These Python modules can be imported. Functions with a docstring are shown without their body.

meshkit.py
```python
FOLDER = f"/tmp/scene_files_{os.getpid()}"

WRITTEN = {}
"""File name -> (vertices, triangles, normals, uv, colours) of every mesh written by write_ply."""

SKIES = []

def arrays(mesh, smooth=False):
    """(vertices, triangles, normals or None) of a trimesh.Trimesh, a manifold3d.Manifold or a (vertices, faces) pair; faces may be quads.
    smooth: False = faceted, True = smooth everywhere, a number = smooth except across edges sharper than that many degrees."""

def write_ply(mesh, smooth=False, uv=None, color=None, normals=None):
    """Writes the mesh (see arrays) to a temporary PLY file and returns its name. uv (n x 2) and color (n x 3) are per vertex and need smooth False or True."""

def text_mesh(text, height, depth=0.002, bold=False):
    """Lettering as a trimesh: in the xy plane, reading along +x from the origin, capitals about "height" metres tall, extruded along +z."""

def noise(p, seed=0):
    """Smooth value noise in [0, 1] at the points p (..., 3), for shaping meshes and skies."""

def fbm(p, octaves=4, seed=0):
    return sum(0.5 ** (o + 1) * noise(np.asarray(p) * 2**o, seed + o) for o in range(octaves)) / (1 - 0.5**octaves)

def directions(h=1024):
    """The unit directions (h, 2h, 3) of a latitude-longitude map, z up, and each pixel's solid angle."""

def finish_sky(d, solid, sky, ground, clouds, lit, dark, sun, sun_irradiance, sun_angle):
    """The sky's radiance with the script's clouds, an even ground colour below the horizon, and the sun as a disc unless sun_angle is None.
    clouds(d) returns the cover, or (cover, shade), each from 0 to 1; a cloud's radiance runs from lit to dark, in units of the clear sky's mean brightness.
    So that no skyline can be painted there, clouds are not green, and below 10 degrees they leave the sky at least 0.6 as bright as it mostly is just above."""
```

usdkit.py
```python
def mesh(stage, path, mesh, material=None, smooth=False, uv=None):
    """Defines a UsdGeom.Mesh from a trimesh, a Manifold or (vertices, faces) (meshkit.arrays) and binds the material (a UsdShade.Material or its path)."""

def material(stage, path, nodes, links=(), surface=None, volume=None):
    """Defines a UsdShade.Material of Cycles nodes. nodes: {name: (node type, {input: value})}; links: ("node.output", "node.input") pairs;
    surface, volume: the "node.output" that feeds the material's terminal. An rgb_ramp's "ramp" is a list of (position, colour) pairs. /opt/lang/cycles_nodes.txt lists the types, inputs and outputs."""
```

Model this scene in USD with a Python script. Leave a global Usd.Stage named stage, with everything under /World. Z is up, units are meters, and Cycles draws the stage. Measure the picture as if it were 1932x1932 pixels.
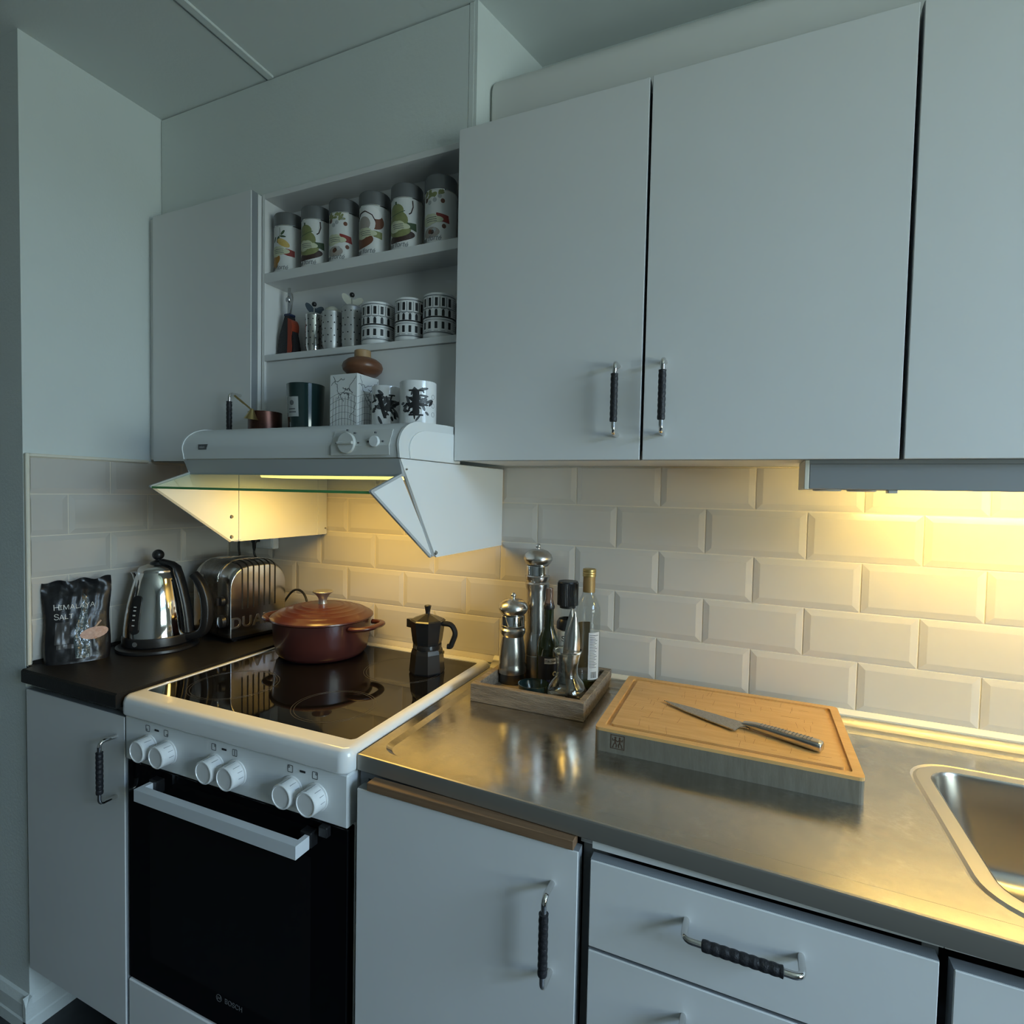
import math, random
import numpy as np, trimesh, usdkit, meshkit
from pxr import Usd, UsdGeom, UsdLux, Gf, Sdf, UsdShade
from shapely.geometry import Polygon, LineString, Point, box as sbox
from shapely import affinity, union_all

stage = Usd.Stage.CreateInMemory()
UsdGeom.SetStageUpAxis(stage, 'Z'); UsdGeom.SetStageMetersPerUnit(stage, 1.0)
UsdGeom.Xform.Define(stage, '/World')
UsdGeom.Scope.Define(stage, '/World/Looks')
PI = math.pi

# ------------------------------------------------------------------ camera
CAM = (1.57703, -1.30677, 1.35958)
RIGHT, DOWN, FWD = (.91657051, .3993417, .02060848), (.03381239, -.02604723, -.99908872), (-.398441, .91643207, -.03737682)
cam = UsdGeom.Camera.Define(stage, '/World/camera')
cam.CreateHorizontalApertureAttr(36.0); cam.CreateVerticalApertureAttr(36.0)
cam.CreateFocalLengthAttr(36.0 * 1035.27 / 1932)
cam.CreateClippingRangeAttr(Gf.Vec2f(.05, 100))
cam.AddTransformOp().Set(Gf.Matrix4d(*RIGHT, 0, *[-a for a in DOWN], 0, *[-a for a in FWD], 0, *CAM, 1))
cam.CreateExposureAttr(0.46)

# ------------------------------------------------------------------ daylight
def dome(color, strength):
    d = UsdLux.DomeLight.Define(stage, '/World/sky')
    d.CreateColorAttr(Gf.Vec3f(*color)); d.CreateIntensityAttr(strength)
def rect_light(path, loc, size, rot, color, power):
    l = UsdLux.RectLight.Define(stage, path)
    l.CreateWidthAttr(size[0]); l.CreateHeightAttr(size[1])
    l.CreateColorAttr(Gf.Vec3f(*color)); l.CreateIntensityAttr(power)
    x = UsdGeom.Xformable(l); x.AddTranslateOp().Set(Gf.Vec3d(*loc)); x.AddRotateXYZOp().Set(Gf.Vec3f(*rot))
    return l
dome((.5, .72, 1.0), .35)
WIN = dict(x=3.40, y0=-1.95, y1=-.72, z0=.95, z1=2.15)
DAY, GARDEN, HOOD_LAMP, SINK_LAMP = 21.0, 8.2, 16.0, 58.0
WY, WZ = (WIN['y0'] + WIN['y1']) / 2, (WIN['z0'] + WIN['z1']) / 2
rect_light('/World/daylight_sky', (WIN['x'] + .95, WY, WZ + 1.05), (1.5, 2.4), (0, 46, 0), (.51, .73, 1.0), DAY)
rect_light('/World/daylight_garden', (WIN['x'] + .45, WY, WZ - .45), (1.0, 1.7), (0, 105, 0), (.83, 1.0, .92), GARDEN)
WARM, WARM_SINK = (1.0, .63, .135), (1.0, .70, .19)

# ------------------------------------------------------------------ materials
MATS = {}
def mat(name, color, rough=.5, metal=0., spec=.5, noise=None, nscale=8., nstretch=(1, 1, 1), bump=0., bscale=60., coat=0., trans=0., ior=1.5, rnoise=None, rscale=6., emit=None, aniso=0.):
    """principled; noise = second colour mixed in by a noise pattern, rnoise = (low, high) roughness by noise"""
    if name in MATS: return MATS[name]
    n, l = {}, []
    p = {'base_color': color, 'roughness': rough, 'metallic': metal, 'specular_ior_level': spec, 'coat_weight': coat, 'transmission_weight': trans, 'ior': ior, 'anisotropic': aniso}
    if emit: p.update(emission_color=emit[0], emission_strength=emit[1])
    n['p'] = ('principled_bsdf', p)
    if noise is not None or bump or rnoise:
        n['g'] = ('texture_coordinate', {}); n['m'] = ('mapping', {'scale': nstretch}); l.append(('g.object', 'm.vector'))
    if noise is not None:
        n['t'] = ('noise_texture', {'scale': nscale, 'detail': 5.0, 'roughness': .6})
        n['r'] = ('rgb_ramp', {'ramp': [(.32, color), (.68, noise)]})
        l += [('m.vector', 't.vector'), ('t.fac', 'r.fac'), ('r.color', 'p.base_color')]
    if rnoise:
        n['rt'] = ('noise_texture', {'scale': rscale, 'detail': 6.0, 'roughness': .65})
        n['rm'] = ('map_range', {'from_min': .3, 'from_max': .7, 'to_min': rnoise[0], 'to_max': rnoise[1]})
        l += [('m.vector', 'rt.vector'), ('rt.fac', 'rm.value'), ('rm.result', 'p.roughness')]
    if bump:
        n['bt'] = ('noise_texture', {'scale': bscale, 'detail': 3.0}); n['b'] = ('bump', {'strength': bump, 'distance': .01})
        l += [('m.vector', 'bt.vector'), ('bt.fac', 'b.height'), ('b.normal', 'p.normal')]
    MATS[name] = usdkit.material(stage, '/World/Looks/' + name, n, l, surface='p.BSDF')
    return MATS[name]

PAINT = mat('cabinet_paint', (.70, .70, .69), .42, noise=(.72, .72, .71), nscale=3, bump=.012, bscale=150)
WALLP = mat('wall_paint', (.67, .71, .685), .75, noise=(.70, .74, .715), nscale=2, bump=.08, bscale=120)
CEILP = mat('ceiling_paint', (.65, .69, .67), .85, noise=(.68, .72, .70), nscale=2, bump=.06, bscale=140)
ROOMP = mat('room_paint', (.44, .45, .43), .8)
TILE = mat('tile_glaze', (.605, .570, .520), .16, bump=.03, bscale=22, noise=(.625, .59, .54), nscale=4)
GROUT = mat('grout', (.76, .70, .60), .8)
FLOORM = mat('floor_vinyl', (.025, .028, .032), .5, noise=(.04, .043, .046), nscale=20)
STEEL = mat('worn_steel', (.54, .52, .49), .2, 1.0, rnoise=(.10, .27), rscale=7, noise=(.60, .58, .55), nscale=14, nstretch=(1, 1, 1), bump=.015, bscale=26)
STEELB = mat('brushed_steel', (.58, .56, .53), .20, 1.0)
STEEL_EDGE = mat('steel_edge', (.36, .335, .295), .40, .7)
STEEL_UP = mat('steel_upstand', (.60, .57, .52), .30, .9)
CHROME = mat('chrome', (.72, .71, .70), .07, 1.0)
DARKSTEEL = mat('dark_steel', (.16, .16, .16), .3, 1.0)
LEATHER = mat('black_leather', (.012, .012, .015), .5, bump=.2, bscale=300)
BLACKP = mat('black_plastic', (.012, .012, .013), .35)
BLACKG = mat('black_glass', (.004, .004, .005), .03, spec=.5)
OVENG = mat('oven_glass', (.002, .002, .003), .06, spec=.3)
BLACKTOP = mat('black_laminate', (.010, .0095, .009), .45, spec=.3, noise=(.016, .014, .013), nscale=60, bump=.05, bscale=250)
WHITEP = mat('white_enamel', (.80, .80, .79), .2, coat=.3)
WHITEPL = mat('white_plastic', (.74, .76, .76), .38)
GREYPL = mat('grey_plastic', (.40, .42, .43), .42)
PANELG = mat('hood_panel_grey', (.58, .59, .57), .45)
HOODM = mat('hood_enamel', (.66, .68, .68), .35)
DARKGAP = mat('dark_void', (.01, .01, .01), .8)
INK = mat('black_ink', (.012, .012, .014), .5)
GREYINK = mat('grey_ink', (.10, .105, .11), .5)
CREAM = mat('cream_sealant', (.78, .74, .62), .6)

def pane_mat(name, tint, refl=1.0):
    MATS[name] = usdkit.material(stage, '/World/Looks/' + name, {
        't': ('transparent_bsdf', {'color': tint}), 'g': ('glossy_bsdf', {'color': (refl, refl, refl), 'roughness': .02}),
        'f': ('fresnel', {'IOR': 1.45}), 'm': ('mix_closure', {}), 'b': ('geometry', {}), 'x': ('math', {'math_type': 'subtract', 'value1': 1.0}), 'y': ('math', {'math_type': 'multiply'})},
        [('b.backfacing', 'x.value2'), ('x.value', 'y.value1'), ('f.fac', 'y.value2'), ('y.value', 'm.fac'), ('t.BSDF', 'm.closure1'), ('g.BSDF', 'm.closure2')], surface='m.closure')
    return MATS[name]
CLEAR = pane_mat('clear_glass', (.955, .965, .955))
CRYSTAL = usdkit.material(stage, '/World/Looks/crystal', {'g': ('glass_bsdf', {'color': (.97, .98, .97), 'IOR': 1.45, 'roughness': 0.0})}, [], surface='g.BSDF')
OLIVEG = mat('dark_green_glass', (.012, .02, .006), .05, coat=.5)
PANE = pane_mat('window_pane', (.97, .98, .98))
VISOR = pane_mat('visor_glass', (.86, .93, .86))

# ------------------------------------------------------------------ prims
USED = {}
def numbered(parent, name):
    k = (parent, name); n = USED.get(k, 0); USED[k] = n + 1
    return name if n == 0 else f'{name}_{n:03d}'
def setd(path, **kw):
    p = stage.GetPrimAtPath(path)
    for k, v in kw.items():
        if v: p.SetCustomDataByKey(k, v)
class T:
    """a thing: an Xform at its base; add() defines a part (a Mesh). world=True: the part is given in world coordinates."""
    def __init__(s, name, label=None, cat=None, loc=(0, 0, 0), rz=0., group=None, kind=None, world=False):
        s.loc, s.rz, s.world = np.array(loc, float), rz, world
        s.path = '/World/' + numbered('/World', name)
        x = UsdGeom.Xform.Define(stage, s.path)
        x.AddTranslateOp().Set(Gf.Vec3d(*map(float, loc)))
        if rz: x.AddRotateZOp().Set(float(rz))
        setd(s.path, label=label, category=cat, group=group, kind=kind)
    def add(s, name, mesh, m, parent=None, smooth=False, label=None, kind=None):
        par = parent or s.path
        path = par + '/' + numbered(par, name)
        mesh = mesh.copy()
        if s.world: mesh.apply_translation(-s.loc)
        usdkit.mesh(stage, path, mesh, m, smooth=smooth)
        setd(path, label=label, kind=kind)
        return path

# ------------------------------------------------------------------ shapes
cat = trimesh.util.concatenate
def box(x0, x1, y0, y1, z0, z1, b=0.):
    if b <= 0:
        m = trimesh.creation.box((abs(x1 - x0), abs(y1 - y0), abs(z1 - z0)))
        m.apply_translation(((x0 + x1) / 2, (y0 + y1) / 2, (z0 + z1) / 2)); return m
    pts = []
    for sx, x in ((1, min(x0, x1)), (-1, max(x0, x1))):
        for sy, y in ((1, min(y0, y1)), (-1, max(y0, y1))):
            for sz, z in ((1, min(z0, z1)), (-1, max(z0, z1))):
                pts += [(x + sx * b, y + sy * b, z), (x + sx * b, y, z + sz * b), (x, y + sy * b, z + sz * b)]
    return trimesh.convex.convex_hull(np.array(pts))
def fixv(m):
    if m.volume < 0: m.invert()
    return m
def lathe(prof, seg=40):
    return fixv(trimesh.creation.revolve(np.array(prof, float), sections=seg))
def tf(m, loc=(0, 0, 0), rx=0, ry=0, rz=0, sc=None):
    m = m.copy()
    if sc is not None: m.apply_scale(sc)
    for a, ax in ((rx, (1, 0, 0)), (ry, (0, 1, 0)), (rz, (0, 0, 1))):
        if a: m.apply_transform(trimesh.transformations.rotation_matrix(math.radians(a), ax))
    m.apply_translation(loc); return m
def extr(poly, h):
    if isinstance(poly, (list, tuple, np.ndarray)): poly = Polygon(poly)
    gs = [g for g in getattr(poly, 'geoms', [poly]) if g.area > 1e-12]
    return cat([trimesh.creation.extrude_polygon(g, h, engine='earcut') for g in gs])
def prism(poly, axis, a, b):
    """2-d outline swept along an axis: 'x' takes (y, z), 'y' takes (x, z), 'z' takes (x, y)"""
    m = extr(poly, abs(b - a)); lo = min(a, b); v = m.vertices.copy()
    if axis == 'z': v = np.c_[v[:, 0], v[:, 1], v[:, 2] + lo]
    if axis == 'x': v = np.c_[v[:, 2] + lo, v[:, 0], v[:, 1]]
    if axis == 'y': v = np.c_[v[:, 0], v[:, 2] + lo, v[:, 1]]
    m = trimesh.Trimesh(v, m.faces, process=False)
    return fixv(m)
def fillet(pts, r, n=6):
    pts = [np.array(p, float) for p in pts]; out = [pts[0]]
    for a, b, c in zip(pts, pts[1:], pts[2:]):
        u, v = (a - b), (c - b); lu, lv = np.linalg.norm(u), np.linalg.norm(v); d = min(r, lu * .49, lv * .49)
        p, q = b + u / lu * d, b + v / lv * d
        for t in np.linspace(0, 1, n): out.append((1 - t) ** 2 * p + 2 * t * (1 - t) * b + t * t * q)
    out.append(pts[-1]); return np.array(out)
def spline(pts, n=40):
    from scipy.interpolate import CubicSpline
    pts = np.array(pts, float); d = np.r_[0, np.cumsum(np.linalg.norm(np.diff(pts, axis=0), axis=1))]
    return CubicSpline(d, pts)(np.linspace(0, d[-1], n))
def tube(pts, r, seg=10):
    pts = np.array(pts, float); n = len(pts); r = np.broadcast_to(np.asarray(r, float), (n,))
    tg = np.gradient(pts, axis=0); tg /= np.linalg.norm(tg, axis=1, keepdims=True) + 1e-12
    u = np.cross(tg[0], (0, 0, 1.)); u = u if np.linalg.norm(u) > .1 else np.cross(tg[0], (0, 1., 0)); u /= np.linalg.norm(u)
    V = []; ang = np.linspace(0, 2 * PI, seg, endpoint=False)
    for i in range(n):
        u = u - tg[i] * (u @ tg[i]); u /= np.linalg.norm(u); w = np.cross(tg[i], u)
        V.append(pts[i] + r[i] * (np.cos(ang)[:, None] * u + np.sin(ang)[:, None] * w))
    return loft(V)
def loft(rings, caps=True):
    k, n = len(rings[0]), len(rings); V = np.vstack(rings); F = []
    for i in range(n - 1):
        for j in range(k):
            a, b = i * k + j, i * k + (j + 1) % k
            F += [(a, b, b + k), (a, b + k, a + k)]
    if caps:
        c0, c1 = len(V), len(V) + 1; V = np.vstack([V, rings[0].mean(0), rings[-1].mean(0)])
        for j in range(k):
            F += [(c0, (j + 1) % k, j), (c1, (n - 1) * k + j, (n - 1) * k + (j + 1) % k)]
    return fixv(trimesh.Trimesh(V, np.array(F), process=False))
def loop(rings):
    """closed band: like loft, the last ring joins the first"""
    k, n = len(rings[0]), len(rings); V = np.vstack(rings); F = []
    for i in range(n):
        for j in range(k):
            a, b, c_, d_ = i * k + j, i * k + (j + 1) % k, ((i + 1) % n) * k + (j + 1) % k, ((i + 1) % n) * k + j
            F += [(a, b, c_), (a, c_, d_)]
    return fixv(trimesh.Trimesh(V, np.array(F), process=False))
def rrect(x0, x1, y0, y1, r, n=8):
    pts = []
    for cx, cy, a in ((x1 - r, y1 - r, 0), (x0 + r, y1 - r, 90), (x0 + r, y0 + r, 180), (x1 - r, y0 + r, 270)):
        for t in np.linspace(a, a + 90, n): pts.append((cx + r * math.cos(math.radians(t)), cy + r * math.sin(math.radians(t))))
    return np.array(pts)
def ell(cx, cy, a, b, rot=0, n=20):
    return affinity.translate(affinity.rotate(affinity.scale(Point(0, 0).buffer(1, n // 4), a, b), rot), cx, cy)
def bend(m, R, t0=0., eps=0.):
    """flat artwork (x, y, depth z) wrapped round an upright cylinder of radius R; angle 0 faces -y"""
    v = m.vertices; t = v[:, 0] / R + math.radians(t0); rr = R + v[:, 2] + eps
    return trimesh.Trimesh(np.c_[rr * np.sin(t), -rr * np.cos(t), v[:, 1]], m.faces, process=False)
def decal(poly, R, t0, th=.0004):
    m = extr(poly, th); v, f = trimesh.remesh.subdivide_to_size(m.vertices, m.faces, R * .16)
    return bend(trimesh.Trimesh(v, f, process=False), R, t0)
def decal_cone(poly, Rz, t0, th=.0004):
    m = extr(poly, th); v, f = trimesh.remesh.subdivide_to_size(m.vertices, m.faces, .008)
    R = np.array([Rz(z) for z in v[:, 1]]); t = v[:, 0] / R + math.radians(t0); rr = R + v[:, 2] + .0002
    return trimesh.Trimesh(np.c_[rr * np.sin(t), -rr * np.cos(t), v[:, 1]], f, process=False)
def text(s, h, depth=.0006, center=False, italic=0., bold=False):
    m = meshkit.text_mesh(s, h, depth, bold)
    v = m.vertices.copy(); v[:, 0] += italic * v[:, 1]
    if center: v[:, 0] -= (v[:, 0].max() + v[:, 0].min()) / 2
    return trimesh.Trimesh(v, m.faces, process=False)
def front(m, x, y, z):           # flat artwork -> faces -y
    v = m.vertices; return trimesh.Trimesh(np.c_[v[:, 0] + x, y - v[:, 2], v[:, 1] + z], m.faces, process=False)
def line_shape(pts, w): return LineString(pts).buffer(w / 2, cap_style=2)

# ================================================================== THE ROOM
CEIL = 2.4135
XL = -.025                        # face of the left wall
TX0, PX, PZ, ZR = 1.1831, .2015, .1015, 1.33      # tile grid of the back wall
def tile(w, h, bl, br, bb=1, bt=1, B=.0125):
    """bevelled tile lying in (x, z), front towards -y; bevel only on uncut sides"""
    x0, x1, z0, z1 = -w / 2, w / 2, -h / 2, h / 2
    e = .0006
    base = [(x, 0, z) for x in (x0, x1) for z in (z0, z1)] + [(x, -.0025, z) for x in (x0, x1) for z in (z0, z1)]
    i = lambda f: B if f else e
    top = [(x, -.0048, z) for x in (x0 + i(bl), x1 - i(br)) for z in (z0 + i(bb), z1 - i(bt))]
    return trimesh.convex.convex_hull(np.array(base + top))
def tile_rows(t, rows, u0, u1, place):
    """rows: list of (z0, z1, phase); u from u0 to u1 in metres"""
    for z0, z1, ph, full in rows:
        k = math.floor((u0 - ph) / PX) - 1
        while ph + k * PX < u1:
            a, b = ph + k * PX, ph + (k + 1) * PX; k += 1
            ca, cb = max(a, u0), min(b, u1)
            if cb - ca < .012: continue
            g = .0016
            m = tile(cb - ca - 2 * g, z1 - z0 - 2 * g, ca == a, cb == b, 1, full)
            yield t.add('tile', place(m, (ca + cb) / 2, (z0 + z1) / 2), TILE)

wb = T('wall_back', 'white plastered back wall clad in bevelled metro tiles above the worktop', 'wall', kind='structure')
wb.add('plaster', box(-2.0, 3.55, .0, .12, 0, CEIL + .05), WALLP)
wb.add('grout', box(-.02, 2.42, -.0035, .0, .905, 1.424), GROUT)
rows = [(ZR, 1.4225, TX0, 0), (ZR - PZ, ZR, TX0 - PX / 2, 1), (ZR - 2 * PZ, ZR - PZ, TX0, 1), (ZR - 3 * PZ, ZR - 2 * PZ, TX0 - PX / 2, 1), (ZR - 4 * PZ, ZR - 3 * PZ, TX0, 1)]
for _ in tile_rows(wb, rows, -.014, 2.415, lambda m, u, z: tf(m, (u, -.002, z))): pass

wl = T('wall_left', 'pale painted left wall with bevelled tiles above the black worktop', 'wall', kind='structure')
YE = -.567
wl.add('plaster', box(-2.0, XL, YE, 0, 0, CEIL + .05), WALLP)
wl.add('grout', box(XL, XL + .0035, YE + .008, -.0, .905, 1.424), GROUT)
rowsL = [(1.3295, 1.4190, -.3735, 0), (1.2265, 1.3295, -.4745, 1), (1.124, 1.2265, -.3735, 1), (1.022, 1.124, -.4745, 1), (.919, 1.022, -.3735, 1)]
for _ in tile_rows(wl, rowsL, YE + .010, -.010, lambda m, u, z: tf(m, (XL + .002, u, z), rz=90)): pass
wl.add('tile_edge_strip', cat([box(XL, XL + .012, YE + .0005, YE + .009, .91, 1.428, .002), box(XL, XL + .012, YE + .009, -.273, 1.4195, 1.428, .002)]), CREAM, label='cream strip edging the tiles')

c = T('ceiling', 'white ceiling of large panels', 'ceiling', kind='structure')
c.add('panel', box(-2.0, .386, -3.3, .1, CEIL, CEIL + .05), CEILP)
c.add('panel', box(.390, 3.55, -3.3, .1, CEIL, CEIL + .05), CEILP)
c.add('joint_strip', box(.396, .416, -3.3, -.229, CEIL - .005, CEIL + .002, .0015), CEILP, label='slim strip over the panel joint')
f = T('floor', 'dark grey vinyl floor', 'floor', kind='structure'); f.add('vinyl', box(-2.1, 3.55, -3.3, .1, -.05, 0), FLOORM)
w = T('wall_front', 'plain wall behind the camera', 'wall', kind='structure'); w.add('plaster', box(-2.1, 3.55, -3.4, -3.3, 0, CEIL + .05), ROOMP)
w = T('wall_entry', 'plain far left wall of the room', 'wall', kind='structure'); w.add('plaster', box(-2.1, -2.0, -3.3, YE, 0, CEIL + .05), ROOMP)
w = T('wall_right', 'right wall with the window that lets the daylight in', 'wall', kind='structure')
X0, X1 = WIN['x'], WIN['x'] + .12
w.add('plaster', cat([box(X0, X1, -3.3, WIN['y0'], 0, CEIL + .05), box(X0, X1, WIN['y1'], .1, 0, CEIL + .05), box(X0, X1, WIN['y0'], WIN['y1'], 0, WIN['z0']), box(X0, X1, WIN['y0'], WIN['y1'], WIN['z1'], CEIL + .05)]), ROOMP)
w = T('window_1', 'white framed two light window in the right wall', 'window', kind='structure')
ya, yb, za, zb, ym = WIN['y0'], WIN['y1'], WIN['z0'], WIN['z1'], (WIN['y0'] + WIN['y1']) / 2
w.add('frame', cat([box(X0 + .03, X0 + .08, ya, ya + .05, za, zb, .004), box(X0 + .03, X0 + .08, yb - .05, yb, za, zb, .004), box(X0 + .03, X0 + .08, ym - .025, ym + .025, za, zb, .004), box(X0 + .03, X0 + .08, ya, yb, za, za + .05, .004), box(X0 + .03, X0 + .08, ya, yb, zb - .05, zb, .004)]), WHITEPL)
w.add('pane', box(X0 + .05, X0 + .054, ya + .05, ym - .025, za + .05, zb - .05), PANE)
w.add('pane', box(X0 + .05, X0 + .054, ym + .025, yb - .05, za + .05, zb - .05), PANE)
w.add('sill', box(X0 - .06, X0 + .03, ya - .04, yb + .04, za - .025, za, .004), WHITEPL)
bprof = [(0, 0), (-.014, 0), (-.014, .028), (-.0115, .032), (-.0115, .066), (-.005, .082), (0, .086)]
b = T('baseboard_left', 'painted baseboard with a moulded top at the foot of the left wall', 'baseboard', kind='structure')
b.add('board', prism([(YE + y, z) for y, z in bprof], 'x', -2.0, XL + .012), WALLP)
b.add('board', prism([(XL - y, z) for y, z in bprof], 'y', YE - .014, -.02), WALLP)
# boxed-in panel over the shelf, up to the ceiling
so = T('wall_soffit', 'painted boxed-in panel between the shelf unit and the ceiling', 'wall panel', kind='structure')
so.add('front_panel', box(XL + .003, .984, -.228, -.21, 2.117, CEIL - .004), WALLP)
so.add('edge_strip', box(.985, .996, -.2285, -.208, 2.12, CEIL - .002), WALLP)
so.add('side_panel', prism([(.994, -.2275), (1.004, -.2275), (1.066, -.0005), (1.052, -.0005)], 'z', 2.119, CEIL), WALLP)

# ================================================================== FURNITURE
def handle(t, door, p, axis, L, out=.034, r=.0042):
    """leather-wrapped bow handle; p = lower or left foot on a door that faces -y"""
    p = np.array(p, float); d = np.array((0, 0, 1.) if axis == 'z' else (1., 0, 0)); o = np.array((0, -out, 0))
    rod = tube(fillet([p + (0, .002, 0), p + o, p + o + d * L, p + d * L + (0, .002, 0)], .011), r, 12)
    h = t.add('handle', rod, CHROME, door, smooth=40, label='bow handle with chrome ends')
    a, b = p + o + d * L * .16, p + o + d * L * .85; n = 90; s = np.linspace(0, 1, n)
    rr = r + .0021 + .0007 * np.abs(np.sin(s * PI * 8.5)); rr[0] = rr[-1] = r
    t.add('handle_grip', tube(a + (b - a) * s[:, None], rr, 12), LEATHER, door, smooth=50, label='black leather wrapping')
EDGEB = mat('door_edge_band', (.24, .255, .27), .5)
def door(t, x0, x1, yf, yb, z0, z1, name='door'):
    d = t.add(name, box(x0, x1, yf, yb, z0, z1, .0008), PAINT)
    e = .0004
    t.add('edge_band', cat([box(x0 - e, x0 + .001, yf + .0022, yb - .0005, z0 - e, z1 + e), box(x1 - .001, x1 + e, yf + .0022, yb - .0005, z0 - e, z1 + e), box(x0 + .001, x1 - .001, yf + .0022, yb - .0005, z0 - e, z0 + .001), box(x0 + .001, x1 - .001, yf + .0022, yb - .0005, z1 - .001, z1 + e)]), EDGEB, d, label='grey edge banding')
    return d
Y_U = -.272
CARC = mat('carcass_gap_shade', (.16, .165, .17), .6)  # shade of the gaps between base units, put into the carcass colour
def carcass(t, x0, x1, yf, yb, z0, z1, th=.016, m=PAINT):
    t.add('body', cat([box(x0, x0 + th, yf, yb, z0, z1), box(x1 - th, x1, yf, yb, z0, z1), box(x0 + th, x1 - th, yf, yb, z0, z0 + th), box(x0 + th, x1 - th, yf, yb, z1 - th, z1), box(x0 + th, x1 - th, yb - .006, yb, z0 + th, z1 - th)]), m)
t = T('wall_cabinet', 'white wall cabinet in the left corner above the kettle, with one door', 'cabinet', (.19, -.13, 1.425), world=True)
carcass(t, XL + .003, .3855, -.250, -.009, 1.430, 2.112)
d = door(t, .003, .3858, Y_U, -.252, 1.425, 2.1125)
handle(t, d, (.350, Y_U, 1.466), 'z', .128)
t.add('filler_strip', box(XL + .003, .0, -.262, -.250, 1.43, 2.112), PAINT)
t = T('wall_cabinet', 'white double wall cabinet whose two handles face each other, above the tray and chopping board', 'cabinet', (1.39, -.13, 1.423), world=True)
carcass(t, .9885, 1.7895, -.250, -.009, 1.4245, 2.118)
d = door(t, .9885, 1.3833, Y_U, -.252, 1.4235, 2.1175); handle(t, d, (1.3405, Y_U, 1.470), 'z', .129)
d = door(t, 1.3886, 1.7882, Y_U, -.252, 1.4235, 2.1185); handle(t, d, (1.4260, Y_U, 1.471), 'z', .129)
t = T('wall_cabinet', 'white wall cabinet at the right edge of the photo, above the sink', 'cabinet', (2.0, -.13, 1.423), world=True)
carcass(t, 1.7945, 2.395, -.250, -.009, 1.4245, 2.118)
d = door(t, 1.7945, 2.394, Y_U, -.252, 1.4235, 2.1185)

t = T('open_shelf', 'white open shelf unit with tea tins and mugs above the range hood', 'shelf', (.69, -.12, 1.49), world=True)
SY, SB = -.240, -.160
t.add('side_panel', box(.3885, .3985, SY, -.0, 1.495, 2.1155, .0008), PAINT)
t.add('side_panel', box(.976, .987, SY, -.0, 1.495, 2.1155, .0008), PAINT)
t.add('top_board', box(.3985, .976, SY, SB, 2.1015, 2.1155, .0008), PAINT)
t.add('shelf_board', box(.3985, .976, SY - .0005, SB, 1.888, 1.912, .001), PAINT)
t.add('shelf_board', box(.3985, .976, SY - .0005, SB, 1.6862, 1.702, .001), PAINT)
t.add('back_panel', box(.3985, .976, SB, SB + .012, 1.50, 2.1155), PAINT)
t.add('lower_panel', box(.3990, .9755, SY + .006, SY + .018, 1.495, 1.6852), PAINT)

t = T('ventilation_duct', 'white ventilation duct with rounded edges lying on top of the wall cabinets', 'duct', (1.7, -.1, 2.118), world=True)
du = rrect(-.19, -.045, 2.1185, 2.277, .038, 8)
rg = [np.c_[np.full(len(du), x), (du - du.mean(0)) * s + du.mean(0)] for x, s in ((1.021, .96), (1.023, .99), (1.027, 1.0), (2.395, 1.0))]
t.add('duct', loft(rg), mat('duct_white', (.72, .72, .69), .5), smooth=40)

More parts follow.
